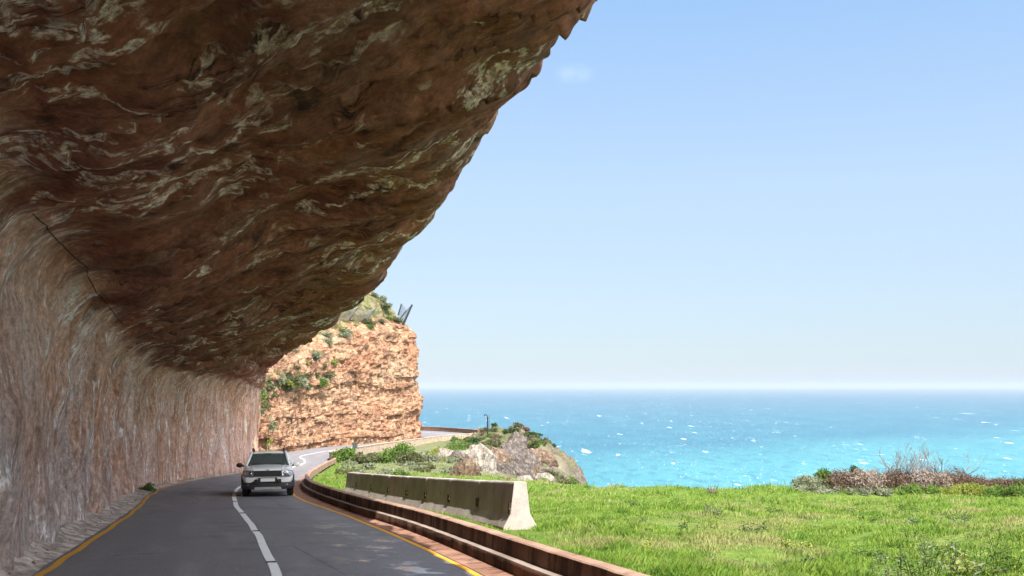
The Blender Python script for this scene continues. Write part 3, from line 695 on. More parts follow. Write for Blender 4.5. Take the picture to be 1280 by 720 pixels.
def bush_mesh(key, w, h, k, n, size, seed, elong=1.6):
    if key in _bm: return _bm[key]
    V, Fc = leaf_cloud(n, size, lumpy(w, h, k, seed), seed=seed, elong=elong); _bm[key] = (V, Fc); return _bm[key]
def bush(name, label, cat, x, y, w, h, mat, group=None, n=1600, size=.07, seed=1, z=None, stem='twig', k=14, elong=1.6, sink=.05, ntw=5, wy=None):
    loc = (x, y, (H(x, y) if z is None else z)-sink)
    t = thing(name, label, cat, loc, 0, group)
    V, Fc = leaf_cloud(n, size, lumpy(w, h, k, seed), seed=seed, elong=elong); V = V*np.array([1, (wy or w)/w, 1])
    mesh_np('foliage', V, Fc, M[mat], t)
    m = MB(); twigs(m, ntw, h*.8, w*.35, seed, max(.008, h*.012), 1); m.build('stem', M[stem], t); return t

# seaward scrub on the edge of the meadow: (px centre, top row, base row, Y, width px, material, label)
def pxX(px, y): return (px-640)/F*y
scrub = [
    (1003, 598, 615, 35.2, 26, 'leafs', 'small silvery green shrub at the seaward end of the hedge of scrub'),
    (1024, 594, 614, 35.5, 22, 'leafg', 'small green shrub beside the silvery shrub on the meadow edge'),
    (1046, 593, 613, 35.3, 34, 'leafb', 'low brown shrub left of the spiky dark green shrub'),
    (1060, 583, 612, 35.9, 20, 'leafd', 'spiky dark green shrub standing over the pale dry shrub'),
    (1078, 592, 613, 35.2, 44, 'leafp', 'pale pinkish dry shrub beside the spiky dark green one'),
    (1112, 590, 611, 35.8, 44, 'leafb', 'dark brown shrub at the left foot of the bare branches'),
    (1150, 594, 612, 35.6, 56, 'leafp', 'grey pink brushwood shrub under the bare branches'),
    (1186, 592, 612, 35.9, 40, 'leafb', 'brown shrub at the right foot of the bare branches'),
    (1214, 587, 608, 36.0, 30, 'leafb', 'reddish brown rounded shrub right of the bare branches'),
    (1243, 588, 606, 36.2, 30, 'leafb', 'rounded purple brown shrub second from the right picture edge'),
    (1268, 590, 606, 36.1, 26, 'leafo', 'olive brown shrub at the far right end of the scrub'),
]
for i, (px, t0, b0, Y, wp, mat, lab) in enumerate(scrub):
    k = F/Y; bush('shrub', lab, 'shrub', pxX(px, Y), Y-.5, wp/k*1.3, (b0-t0)/k*1.45, mat, 'shrubs along the seaward edge of the meadow', 5200, .028, 20+i, k=20, elong=2.0 if mat != 'leafp' else 4, stem='twigb', ntw=9)
for i, (px, Y, wp, hh, mat) in enumerate([(1020, 34.2, 60, .28, 'leafs'), (1085, 34.0, 70, .3, 'leafs'), (1150, 34.0, 80, .32, 'leafg'), (1215, 33.6, 90, .45, 'leafy'), (1262, 33.0, 60, .5, 'leafg')]):
    k = F/Y; bush('low_plant', ['silvery low plants below the small green shrub', 'silvery low plants in front of the pale dry shrub', 'low green plants in front of the grey pink brushwood', 'long yellow green herbs before the reddish brown shrub', 'green herbs before the olive brown shrub at far right'][i],
         'plant', pxX(px, Y), Y, wp/k*1.2, hh, mat, 'low plants in front of the scrub', 3000, .04, 60+i, k=22, elong=2.5, wy=1.0)
def bare(px, Y, hpx, w, seed, lab, n=8, dep=3, name='bare_shrub'):
    t = thing(name, lab, 'bare shrub', (pxX(px, Y), Y, H(pxX(px, Y), Y)-.05), 0, 'leafless shrubs on the meadow edge')
    m = MB(); twigs(m, n, hpx/F*Y*1.5, w, seed, .032, dep); m.build('branches', M['twig'], t); return t
bare(1130, 35.6, 44, 1.2, 5, 'leafless grey shrub with the tallest upright branches against the sea', 9, 4)
bare(1172, 35.7, 42, 1.4, 8, 'leafless grey shrub spreading to the right of the tallest bare one', 9, 4)
bare(1105, 35.5, 30, 1.0, 9, 'short leafless shrub left of the tallest bare one', 7, 3)
bare(1215, 35.9, 26, 1.2, 19, 'short leafless shrub behind the reddish brown rounded shrub', 7, 3)
bare(890, 34.6, 12, .35, 12, 'tiny dry twiggy plant standing alone on the meadow edge', 6, 2, 'dry_plant')
bare(938, 34.6, 7, .1, 13, 'single thin dry stalk on the meadow edge', 2, 1, 'dry_plant')

# bushes between the barriers and the far low wall
mid = [
    (432, 88, 24, 24, 'leafg', 'bright green bush at the rounded end of the low stone wall'),
    (455, 84, 26, 14, 'leafo', 'olive brown low bush beside the road sign post'),
    (472, 86, 26, 18, 'leafo', 'olive bush between two greener bushes below the low wall'),
    (497, 84, 34, 29, 'leafg', 'largest green bush in front of the low stone wall'),
    (516, 82, 30, 17, 'leafo', 'brownish green bush right of the largest green one'),
    (536, 88, 30, 14, 'leafs', 'grey green low bush in the middle of the slope'),
    (572, 112, 38, 25, 'leafg', 'dark leafy green bush on the slope left of the pale boulder'),
    (548, 100, 30, 14, 'leafy', 'yellow green low bush on the slope under the low wall'),
    (590, 108, 22, 12, 'leafo', 'olive bush directly above the pale boulder'),
]
for i, (px, Y, wp, hp, mat, lab) in enumerate(mid):
    k = F/Y; bush('bush', lab, 'bush', pxX(px, Y), Y, wp/k*1.25, hp/k*1.05, mat, 'bushes on the slope below the low stone wall', 2200, .11, 100+i, k=14)
for i in range(26):
    g = random.Random(500+i); Y = g.uniform(56, 80); px = g.uniform(430, 590); k = F/Y
    x = pxX(px, Y)
    if x < CK(Y)+1.2: continue
    bush('low_shrub', 'low grey green shrub among grass behind the concrete barriers', 'shrub', x, Y, g.uniform(1.2, 2.2), g.uniform(.35, .6), g.choice(['leafs', 'leafs', 'leafo', 'leafg']), 'low shrubs behind the barriers', 900, .07, 300+i, k=12)
for i in range(95):
    g = random.Random(900+i); t_ = g.random(); Y = g.uniform(92, 182); d0 = g.uniform(.5, 8) if i < 55 else g.uniform(-3.5, 1.5)
    e = np.interp(Y, [p[1] for p in poly[7:20]], [p[0] for p in poly[7:20]]); x = e-d0
    if Y > 100 and x < np.interp(Y, [100, 150, 180, 200], [-15, -15, -12, -7])+1.5: continue
    bush('headland_shrub', 'dark wind-cropped shrub on the rocky headland', 'shrub', x, Y, g.uniform(1.2, 2.8), g.uniform(.5, 1.0), g.choice(['leafo', 'leafd', 'leafo', 'leafg', 'leafb']), 'shrubs on the rocky headland', 700, .13, 700+i, k=10)

# cliff ledge bushes
cl = []
for i in range(100):
    g = random.Random(40+i)
    if i < 50: s = s_px(g.uniform(332, 425)); f = g.uniform(.66, .98) if i % 3 else g.uniform(1.0, 1.2)
    elif i < 80: s = s_px(g.uniform(420, 527)); f = 1.0+.5*g.random()**1.5
    else: s = s_of_y(g.uniform(82, 100)); f = g.uniform(.25, 1.15)
    p, o = cliff_at(s, f); cl.append((p, o, g))
proto = {}
for i, (p, o, g) in enumerate(cl):
    mat = g.choice(['leafo', 'leafo', 'leafg', 'leafy', 'leafo', 'leafs'])
    if mat not in proto:
        proto[mat] = bush('cliff_bush', 'wind-bent scrubby bush rooted on the sandstone cliff', 'bush', 0, 0, 2.2, 1.5, mat, 'bushes rooted on the cliff', 700, .16, 77+i, z=0, k=10)
        t = proto[mat]
    else: t = dup(proto[mat])
    t.location = p-Vector((0, 0, .35)); s = g.uniform(.55, 1.25); t.scale = (s, s, s*g.uniform(.6, 1.0)); t.rotation_euler = (0, 0, g.uniform(0, 6))

# roadside weeds at the wall foot
bush('weed', 'small bright green weed at the foot of the side wall', 'plant', pxX(186, 39.5), 39.5, .9, .4, 'leafg', None, 700, .05, 3, z=float(ZR(39.5))-.05, k=10)
# near herb at the lower right corner
def herb(x, y, lab, seed, n=90, hh=.42, w=.5, mat='leafg', grp='broad-leaved herbs at the near edge of the meadow'):
    g = np.random.default_rng(seed); t = thing('leafy_herb', lab, 'plant', (x, y, H(x, y)-.02), 0, grp)
    V = []; Fc = []; st = MB()
    for i in range(n//6):
        bx_, by_ = g.normal(size=2)*w*.4; a = g.uniform(0, 6.28); ln = hh*g.uniform(.5, 1.1); top = np.array([bx_+math.cos(a)*ln*.3, by_+math.sin(a)*ln*.3, ln])
        st.tube([(bx_, by_, 0), tuple((np.array([bx_, by_, 0])+top)/2+[0, 0, .03]), tuple(top)], [.006, .005, .003], 4, False)
        for j in range(7):
            f = .3+.7*j/6; c = np.array([bx_, by_, 0])*(1-f)+top*f; an = a+j*2.4; L = .13*g.uniform(.7, 1.2)*(1.15-.5*f); dr = np.array([math.cos(an), math.sin(an), .7]); dr /= np.linalg.norm(dr)
            sd = np.cross(dr, [0, 0, 1]); sd /= np.linalg.norm(sd); wv = L*.19; b = len(V)
            V += [c, c+dr*L*.45+sd*wv, c+dr*L*.5-np.array([0, 0, .012]), c+dr*L*.45-sd*wv, c+dr*L-np.array([0, 0, .03])]
            Fc += [(b, b+2, b+1), (b, b+3, b+2), (b+1, b+2, b+4), (b+2, b+3, b+4)]
    mesh_np('foliage', np.array(V), np.array(Fc), M[mat], t); st.build('stem', M['leafg'], t)
herb(4.55, 10.9, 'broad-leaved green herb clump, leftmost at the near edge of the meadow', 2)
herb(5.0, 11.3, 'broad-leaved herb clump behind the leftmost near one', 5, mat='leafs')
herb(5.35, 10.7, 'broad-leaved herb clump nearest to the picture corner', 7)
herb(5.0, 10.5, 'low herb clump cut by the bottom edge of the picture', 9, hh=.3, mat='leafy')
herb(2.9, 12.6, 'small herb tuft at the bare earth patch', 11, n=40, hh=.18, w=.3)
herb(3.9, 16.5, 'dark herb tuft in the middle of the meadow', 12, n=60, hh=.22, w=.5, mat='leafd')

for i in range(34):
    g = random.Random(3000+i); Y = 10*3.3**g.random(); x = g.uniform(CK(Y)+1.8, min(.5*Y, 17)); 
    herb(x, Y, 'small leafy weed tuft growing in the open meadow grass', 200+i, n=random.choice((24, 36, 48)), hh=g.uniform(.12, .24), w=g.uniform(.2, .5), mat=g.choice(['leafg', 'leafd', 'leafy', 'leafs']), grp='weed tufts scattered in the meadow')
# ------------------------------------------------------------------ grass blades
def blades(n, y0, y1, seed, hs):
    g = np.random.default_rng(seed); Y = y0*(y1/y0)**(g.random(n)**.9)
    a = np.maximum(CK(Y)+.37, -.26*Y); b = np.minimum(.60*Y+1, 30); X = a+(b-a)*g.random(n)
    Z, gm, rk, sc = height(X, Y, True); dd, zr_, ins = polydist(X, Y)
    bare_ = fbm(X*.5, Y*.5, 11, 3)
    bl_ = (X < .16-.2891*(Y-16.9)+.15) & (Y > 15.4) & (Y < 41)
    keep = ins & (rk < .3) & ~(bl_ & (g.random(n) < .93)) & (g.random(n) < (1-.93*sst(.18, .42, bare_))) & (g.random(n) < 1-.7*sc)
    X, Y, Z = X[keep], Y[keep], Z[keep]; n = len(X)
    tuft = np.clip(.7+1.2*fbm(X*1.1, Y*1.1, 4, 4)+.7*noise(X*.3, Y*.3, 8), .25, 2.6)
    h = hs*tuft*(.5+.8*g.random(n)); w = (.0035+.00042*Y)*(.7+.6*g.random(n))
    an = g.uniform(0, 6.28, n); ln = h*(.2+.6*g.random(n)); la = g.normal(.8, 1.3, n)
    cx, cy = np.cos(an), np.sin(an); tx_, ty_ = np.cos(la)*ln, np.sin(la)*ln
    p0 = np.column_stack([X-cx*w, Y-cy*w, Z-.01]); p1 = np.column_stack([X+cx*w, Y+cy*w, Z-.01])
    p2 = np.column_stack([X+tx_*.45+cx*w*.6, Y+ty_*.45+cy*w*.6, Z+h*.6]); p3 = np.column_stack([X+tx_, Y+ty_, Z+h])
    V = np.stack([p0, p1, p2, p3], 1).reshape(-1, 3); i = np.arange(n)*4
    return V, np.concatenate([np.column_stack([i, i+1, i+2]), np.column_stack([i, i+2, i+3])])
V1, F1 = blades(430000, 8.5, 60, 1, .085); V2, F2 = blades(30000, 34, 90, 2, .2); V3, F3 = blades(1500, 29, 37, 5, .17); V2, F2 = np.concatenate([V2, V3]), np.concatenate([F2, F3+len(V2)])
kind(mesh_np('grass', np.concatenate([V1, V2]), np.concatenate([F1, F2+len(V1)]), M['grass']), 'stuff')
bpy.data.objects['grass']['label'] = 'sunlit green meadow grass'; bpy.data.objects['grass']['category'] = 'grass'

# rubble along the foot of the wall
def pebble_cloud(n, fx, seed, smin, smax):
    g = np.random.default_rng(seed); V = []; Fc = []
    ico = np.array([(0, 0, 1), (.9, 0, .4), (.28, .85, .4), (-.72, .53, .4), (-.72, -.53, .4), (.28, -.85, .4), (.72, .53, -.4), (-.28, .85, -.4), (-.9, 0, -.4), (-.28, -.85, -.4), (.72, -.53, -.4), (0, 0, -1)])
    fi = [(0, 1, 2), (0, 2, 3), (0, 3, 4), (0, 4, 5), (0, 5, 1), (1, 6, 2), (2, 7, 3), (3, 8, 4), (4, 9, 5), (5, 10, 1), (6, 7, 2), (7, 8, 3), (8, 9, 4), (9, 10, 5), (10, 6, 1), (11, 7, 6), (11, 8, 7), (11, 9, 8), (11, 10, 9), (11, 6, 10)]
    for i in range(n):
        x, y, z = fx(g); s = smin+(smax-smin)*g.random()**3; a = g.uniform(0, 6.28); R_ = np.array([[math.cos(a), -math.sin(a), 0], [math.sin(a), math.cos(a), 0], [0, 0, 1]])
        V.append((ico*(1+.3*g.normal(size=(12, 1)))*np.array([1, .7, .5])*s) @ R_.T+[x, y, z]); Fc += [tuple(q+12*i for q in t) for t in fi]
    return np.concatenate(V), np.array(Fc)
def wallfoot(g):
    y = g.uniform(8, 75); f = g.random()**.6; x = XL(y)-.25+(XW(y)+.1-XL(y)+.25)*f; return x, y, float(ZR(y))+.03+.1*f
Vp, Fp = pebble_cloud(1500, wallfoot, 5, .008, .06); kind(mesh_np('rubble', Vp, Fp, M['stonewall']), 'stuff')
# dirt bank between road and wall
q = np.arange(-20, 78, .25); cols = []
for f in np.linspace(0, 1, 9):
    A_ = XL(q)-.14-.08*noise(q*.7, 1.0); B_ = XW(q)+.1-.4*0
    x = A_+(B_-A_)*f; cols.append(np.column_stack([x, q, ZR(q)+.007+(.16*f**1.4+.05*f*fbm(q*1.3, f*3, 2, 3))*sst(60, 30, q)+.02*f]))
dm = NT('wall_foot_dirt'); p = dm.pos(); dn = dm.noise(p, 3, 7, .7)
mdirt = dm.fin(dm.ramp(dn, [(.32, (.19, .155, .135)), (.45, (.36, .29, .245)), (.55, (.58, .49, .42)), (.68, (.78, .70, .63))]), .95, dm.bump(dm.noise(p, 12, 7, .75), .5, .03), .1)
kind(mesh_np('dirt_verge', np.stack(cols, 1).reshape(-1, 3), grid_faces(len(q), 9), mdirt, smooth=True), 'structure')

# ------------------------------------------------------------------ concrete barriers
ends = [(16.9, 652), (19.9, 607), (22.4, 570), (24.9, 540), (27.35, 516), (30.2, 492), (33.5, 470), (36.9, 451), (39.6, 438)]
prof = [(-.30, 0), (-.30, .06), (-.175, .28), (-.115, .80), (-.10, .83), (.10, .83), (.115, .80), (.175, .28), (.30, .06), (.30, 0)]
blab = ['concrete barrier nearest to the camera, its sunlit end showing', 'second concrete barrier from the near end', 'third concrete barrier from the near end, darkly stained', 'fourth concrete barrier from the near end', 'fifth concrete barrier from the near end of the row', 'third concrete barrier from the far end', 'second concrete barrier from the far end', 'concrete barrier at the far end of the row']
for i in range(8):
    (ya, pa), (yb, pb) = ends[i], ends[i+1]; a = Vector((pxX(pa, ya)-.02, ya, 0)); b = Vector((pxX(pb, yb)-.02, yb, 0))
    d_ = (b-a).normalized(); L = (b-a).length-.03; nrm = Vector((d_.y, -d_.x, 0)); mid_ = (a+b)/2
    gl_ = lambda y: float(ZR(y))+.38-.37*(y-17)/22; za, zb = gl_(a.y), gl_(b.y)
    if i == 0: za += .02
    t = thing('concrete_barrier', blab[i], 'barrier', (a.x, a.y, za), 0, 'concrete barriers along the kerb')
    rows_ = []; g = random.Random(i)
    for k in range(9):
        f = k/8; c = d_*(.01+L*f); dz = (zb-za)*f
        e = -.006 if k in (0, 8) else 0
        rows_.append([tuple(Vector((c.x, c.y, dz))+nrm*(o*(1+e*3)+g.uniform(-.003, .003))+Vector((0, 0, h-.06+(e if h > .5 else 0)+g.uniform(-.003, .003)))) for o, h in prof])
    m = MB(); m.prism(prof, rows_); m.build('body', M['concrete'], t, bevel=.012)
    # lifting slot, its shaded inside a near-black block, with a rusty bar at the far joint, on the road side
    def slot(f, w=.20, h=.17, zc=.34):
        m = MB(); c = d_*(L*f)-nrm*(.168-.03); Mx = Matrix((d_, nrm, Vector((0, 0, 1)))).transposed()
        m.box((c.x, c.y, (zb-za)*f+zc), (w, .09, h), Mx); m.build('joint_slot', M['nearblack'], t)
        m = MB(); c2 = c-nrm*.045; m.tube([(c2+d_*(-.16)+Vector((0, 0, (zb-za)*f+zc+.0))), (c2+d_*.05+Vector((0, 0, (zb-za)*f+zc+.01)))], .012, 5); m.build('tie_bar', M['twigb'], t)
    if i < 7: slot(.975)
    else: slot(.3, .08, .1)
    if i == 0: slot(.03, .09, .2, .31)

# ------------------------------------------------------------------ boulders
def boulder(x, y, w, d, h, mat, lab, seed, zb=None, name='boulder', grp=None, cuts=9, rot=0):
    g = np.random.default_rng(seed); import bmesh
    bm = bmesh.new(); bmesh.ops.create_icosphere(bm, subdivisions=5, radius=1)
    P_ = np.array([v.co for v in bm.verts]); 
    for i in range(cuts):
        n_ = g.normal(size=3); n_[2] = abs(n_[2])*.8; n_ /= np.linalg.norm(n_); lim = g.uniform(.55, .85); s = P_@n_; over_ = np.maximum(s-lim, 0); P_ = P_-over_[:, None]*n_*.93
    P_ = P_*(1+.10*fbm(P_[:, 0]*1.5+seed, P_[:, 1]*1.5, P_[:, 2]*1.5, 4)[:, None]+.07*ridge(P_[:, 0]*3+seed, P_[:, 1]*3, P_[:, 2]*1.2, 4)[:, None]+.12*(hsh(np.floor(P_[:, 0]*3.1+P_[:, 2]*1.1+seed), np.floor(P_[:, 1]*3+P_[:, 2]))-.5)[:, None])
    P_ = P_*np.array([w/2, d/2, h*.62])/np.array([.8, .8, .8]); c_, s_r = math.cos(rot), math.sin(rot)
    for v_, p_ in zip(bm.verts, P_): v_.co = (p_[0]*c_-p_[1]*s_r, p_[0]*s_r+p_[1]*c_, p_[2]+h*.35)
    me = bpy.data.meshes.new(name); bm.to_mesh(me); bm.free(); me.materials.append(mat)
    o = bpy.data.objects.new(name, me); COL.objects.link(o); o.location = (x, y, (H(x, y) if zb is None else zb)); tag(o, lab, 'rock', grp); return o
boulder(pxX(599, 76), 76, 2.1, 2.2, 2.3, M['rockw'], 'tall pale boulder catching the sun beside the headland', 3, rot=.4)
boulder(pxX(583, 56), 56, 1.6, 1.4, .95, M['rockb'], 'round brown boulder with a pale sunlit top, just behind the barriers', 5)
boulder(pxX(557, 96), 96, 1.9, 1.4, 1.0, M['rockw'], 'flat pale rock half buried in the bushy slope', 8)
boulder(pxX(571, 90), 90, 1.2, 1.2, .7, M['rockg'], 'small rock right of the flat pale rock on the slope', 9)
rk_ = [(628, 84, 2.6, 2.0, 'rockg'), (648, 90, 3.4, 2.1, 'rockg'), (664, 96, 3.0, 1.7, 'rockw'), (640, 104, 3.6, 2.8, 'rockg'), (662, 108, 3.8, 3.0, 'rockg'), (684, 106, 3.2, 2.0, 'rockb'), (700, 101, 3.2, 1.7, 'rockg'), (622, 100, 3.0, 1.9, 'rockb'), (676, 116, 3.4, 2.4, 'rockb'), (694, 112, 3.0, 2.2, 'rockb'), (645, 122, 3.4, 2.6, 'rockg'), (704, 104, 2.2, 1.2, 'rockb'), (616, 78, 1.8, .9, 'rockw'), (660, 82, 2.4, 1.0, 'rockw'), (632, 70, 1.3, .6, 'rockb'), (702, 99, 2.6, 1.1, 'rockg'), (690, 95, 2.6, 1.0, 'rockw')]
for i, (px, Y, w, h, mt) in enumerate(rk_):
    px -= max(0, px-640)*.22; w *= .82; h *= .8
    boulder(pxX(px, Y), Y, w, w*.8, h, M[mt], {'rockg': 'jagged grey rock of the headland outcrop', 'rockw': 'pale weathered rock of the headland outcrop', 'rockb': 'rusty brown rock of the headland outcrop'}[mt], 50+i, None, 'outcrop_rock', 'rocks of the headland outcrop', 14, i*.7).location.z -= h*.25

# ------------------------------------------------------------------ far walls, pillar, posts
def wall_strip(name, P, thick, h, mat, lab, cap=None, side=1, hfun=None):
    P = resamp(P, .5); T = np.gradient(P, axis=0); T /= np.linalg.norm(T, axis=1)[:, None]; Nn = np.column_stack([T[:, 1], -T[:, 0]])*side
    t = thing(name, lab, 'wall'); hh = h*(1+.05*noise(np.arange(len(P))*.6, 2.0)); o = []
    for of, z in ((0, -.6), (0, None), (thick, None), (thick, -1.6)):
        zz = ZR(P[:, 1])+(z if z is not None else hh); q_ = P+Nn*(of+.04*noise(np.arange(len(P))*.8, of*3+1)[:, None]); o.append(np.column_stack([q_, zz]))
    V = np.stack(o, 1).reshape(-1, 3); Fq = grid_faces(len(P), 4); mesh_np('stonework', V, Fq, mat, t)
    cp = []
    for of, z in ((-.04, -.0), (-.04, .09), (thick+.04, .09), (thick+.04, 0)):
        q_ = P+Nn*of; cp.append(np.column_stack([q_, ZR(P[:, 1])+hh+z]))
    mesh_np('coping', np.stack(cp, 1).reshape(-1, 3), grid_faces(len(P), 4), cap or mat, t); return t
w1 = densify([(-17.0, 94.5), (-17.6, 96), (-18.3, 100), (-18.9, 105), (-19.4, 115), (-19.2, 135), (-18.4, 150), (-16.6, 166), (-14.6, 180.5), (-11.6, 191.5), (-8.6, 200), (-7.0, 206)], 8)
wall_strip('low_stone_wall', w1, .45, .72, M['stonewall'], 'low beige stone wall bordering the outer side of the far bend', M['stonewall'])
w2 = densify([(-6.8, 208.5), (-7.9, 218.5), (-12.9, 228.7), (-20.2, 238.8), (-33, 247), (-60, 259)], 10)
wall_strip('roadside_wall', w2, .5, .85, M['brownwall'], 'brown stone wall round the farthest bend above the sea', M['kerbtop'])
t = thing('stone_pillar', 'squat stone pillar where the beige and brown walls meet', 'pillar', (-6.75, 207.2, float(ZR(207))))
m = MB(); m.box((0, 0, .5), (.75, .75, 2.2)); m.build('shaft', M['brownwall'], t, bevel=.03)
m = MB(); m.box((0, 0, 1.68), (.95, .95, .16)); m.build('cap', M['kerbtop'], t, bevel=.02)
x, y = pxX(609.5, 165), 165; t = thing('hooked_post', 'dark hook-topped post standing on the headland against the sea', 'post', (x, y, -7.9))
m = MB(); m.tube([(0, 0, -.6), (0, 0, 2.6)], .14, 8); m.build('pole', M['steel'], t)
m = MB(); m.tube([(0, 0, 2.55), (-.03, 0, 2.85), (-.15, 0, 3.05), (-.35, 0, 3.1), (-.5, 0, 2.98), (-.52, 0, 2.8)], .09, 8); m.build('hook', M['steel'], t)
m = MB(); m.box((.28, 0, 1.9), (.05, .05, 2.4)); m.build('strut', M['steel'], t)
x, y = pxX(442.5, 90), 90; t = thing('road_sign', 'grey back of a small road sign on a post by the low wall', 'sign', (x, y, H(x, y)))
m = MB(); m.tube([(0, 0, -.2), (0, 0, 1.75)], .05, 8); m.build('post', M['pole'], t)
m = MB(); m.box((0, -.06, 1.42), (.26, .02, .6)); m.box((.22, -.02, 1.42), (.2, .02, .45), Matrix.Rotation(R(35), 3, 'Z')); m.build('panel', M['sign'], t, bevel=.004)

# ------------------------------------------------------------------ rockfall nets on the cliff
def netfence(s0, s1, f0, f1, n, hgt, lean, lab, mat='net', sag=.6):
    a, o = cliff_at(s0, f0); t = thing('catch_fence', lab, 'fence', tuple(a), 0, 'rockfall nets on the cliff'); org = a
    B = []; Tt = []
    for i in range(n+1):
        f = i/n; p, o = cliff_at(s0+(s1-s0)*f, f0+(f1-f0)*f); up_ = (Vector((0, 0, 1))*(1-lean)+o*lean).normalized()
        B.append(p-org+o*.2); Tt.append(p-org+o*.2+up_*hgt)
        m = MB(); m.tube([tuple(B[-1]-up_*.3), tuple(Tt[-1])], .09, 6); m.build('post', M['steel'], t)
    m = MB(); nu, nv = 22, 11
    for i in range(n):
        G = [[None]*(nv+1) for _ in range(nu+1)]
        for a_ in range(nu+1):
            for b_ in range(nv+1):
                u_, v_ = a_/nu, b_/nv; p = B[i].lerp(B[i+1], u_).lerp(Tt[i].lerp(Tt[i+1], u_), v_); bell = 4*u_*(1-u_)
                G[a_][b_] = p-Vector((0, 0, sag*bell*(.4+.6*v_)))+o*(.5*bell*math.sin(v_*3))
        for a_ in range(nu+1): m.tube([tuple(q) for q in G[a_]], .022, 3, False)
        for b_ in range(nv+1): m.tube([tuple(G[a_][b_]) for a_ in range(nu+1)], .022 if 0 < b_ < nv else .05, 3, False)
    m.build('net', M[mat], t); return t
netfence(s_px(428), s_px(486), 1.12, 1.06, 3, 2.6, .45, 'upper pale rockfall net with posts along the cliff brow')
netfence(s_px(352), s_px(432), 1.02, 1.10, 3, 3.0, .5, 'lower grey rockfall net drooping over the left of the cliff face')
p, o = cliff_at(s_of_y(190.5), 1.02)
t = thing('catch_fence', 'dark rockfall net on leaning posts jutting from the cliff corner', 'fence', tuple(p), 0, 'rockfall nets on the cliff')
A0, A1 = Vector((-.3, 0, .2)), Vector((1.5, 0, 4.0)); B0, B1 = Vector((-1.2, .6, 2.2)), Vector((-.6, .6, 4.2)); A2 = Vector((.9, .1, 3.0))
for a_, b_, rr in ((A0, A1, .16), (A0+Vector((.25, 0, .1)), A1+Vector((.05, 0, 0)), .14), (B0, B1, .13), (A0+Vector((-.6, 0, 1.0)), Vector((.35, .1, 2.8)), .1)):
    m = MB(); m.tube([tuple(a_-(b_-a_)*.12), tuple(b_)], rr, 6); m.build('post', M['steel'], t)
m = MB()
for i in range(13):
    f = i/12; a_ = B1.lerp(B0, f); b_ = A1.lerp(A0, f); m.tube([tuple(a_), tuple((a_+b_)/2-Vector((0, 0, 1.0*(1-f)+.1))), tuple(b_)], .03, 3, False)
for i in range(11):
    f = i/10; pts_ = []
    for k in range(7):
        h_ = k/6; a_ = B1.lerp(B0, h_); b_ = A1.lerp(A0, h_); mm = (a_+b_)/2-Vector((0, 0, 1.0*(1-h_)+.1)); pts_.append(tuple(a_.lerp(mm, f*2) if f < .5 else mm.lerp(b_, f*2-1)))
    m.tube(pts_, .025, 3, False)
m.build('net', M['netd'], t)

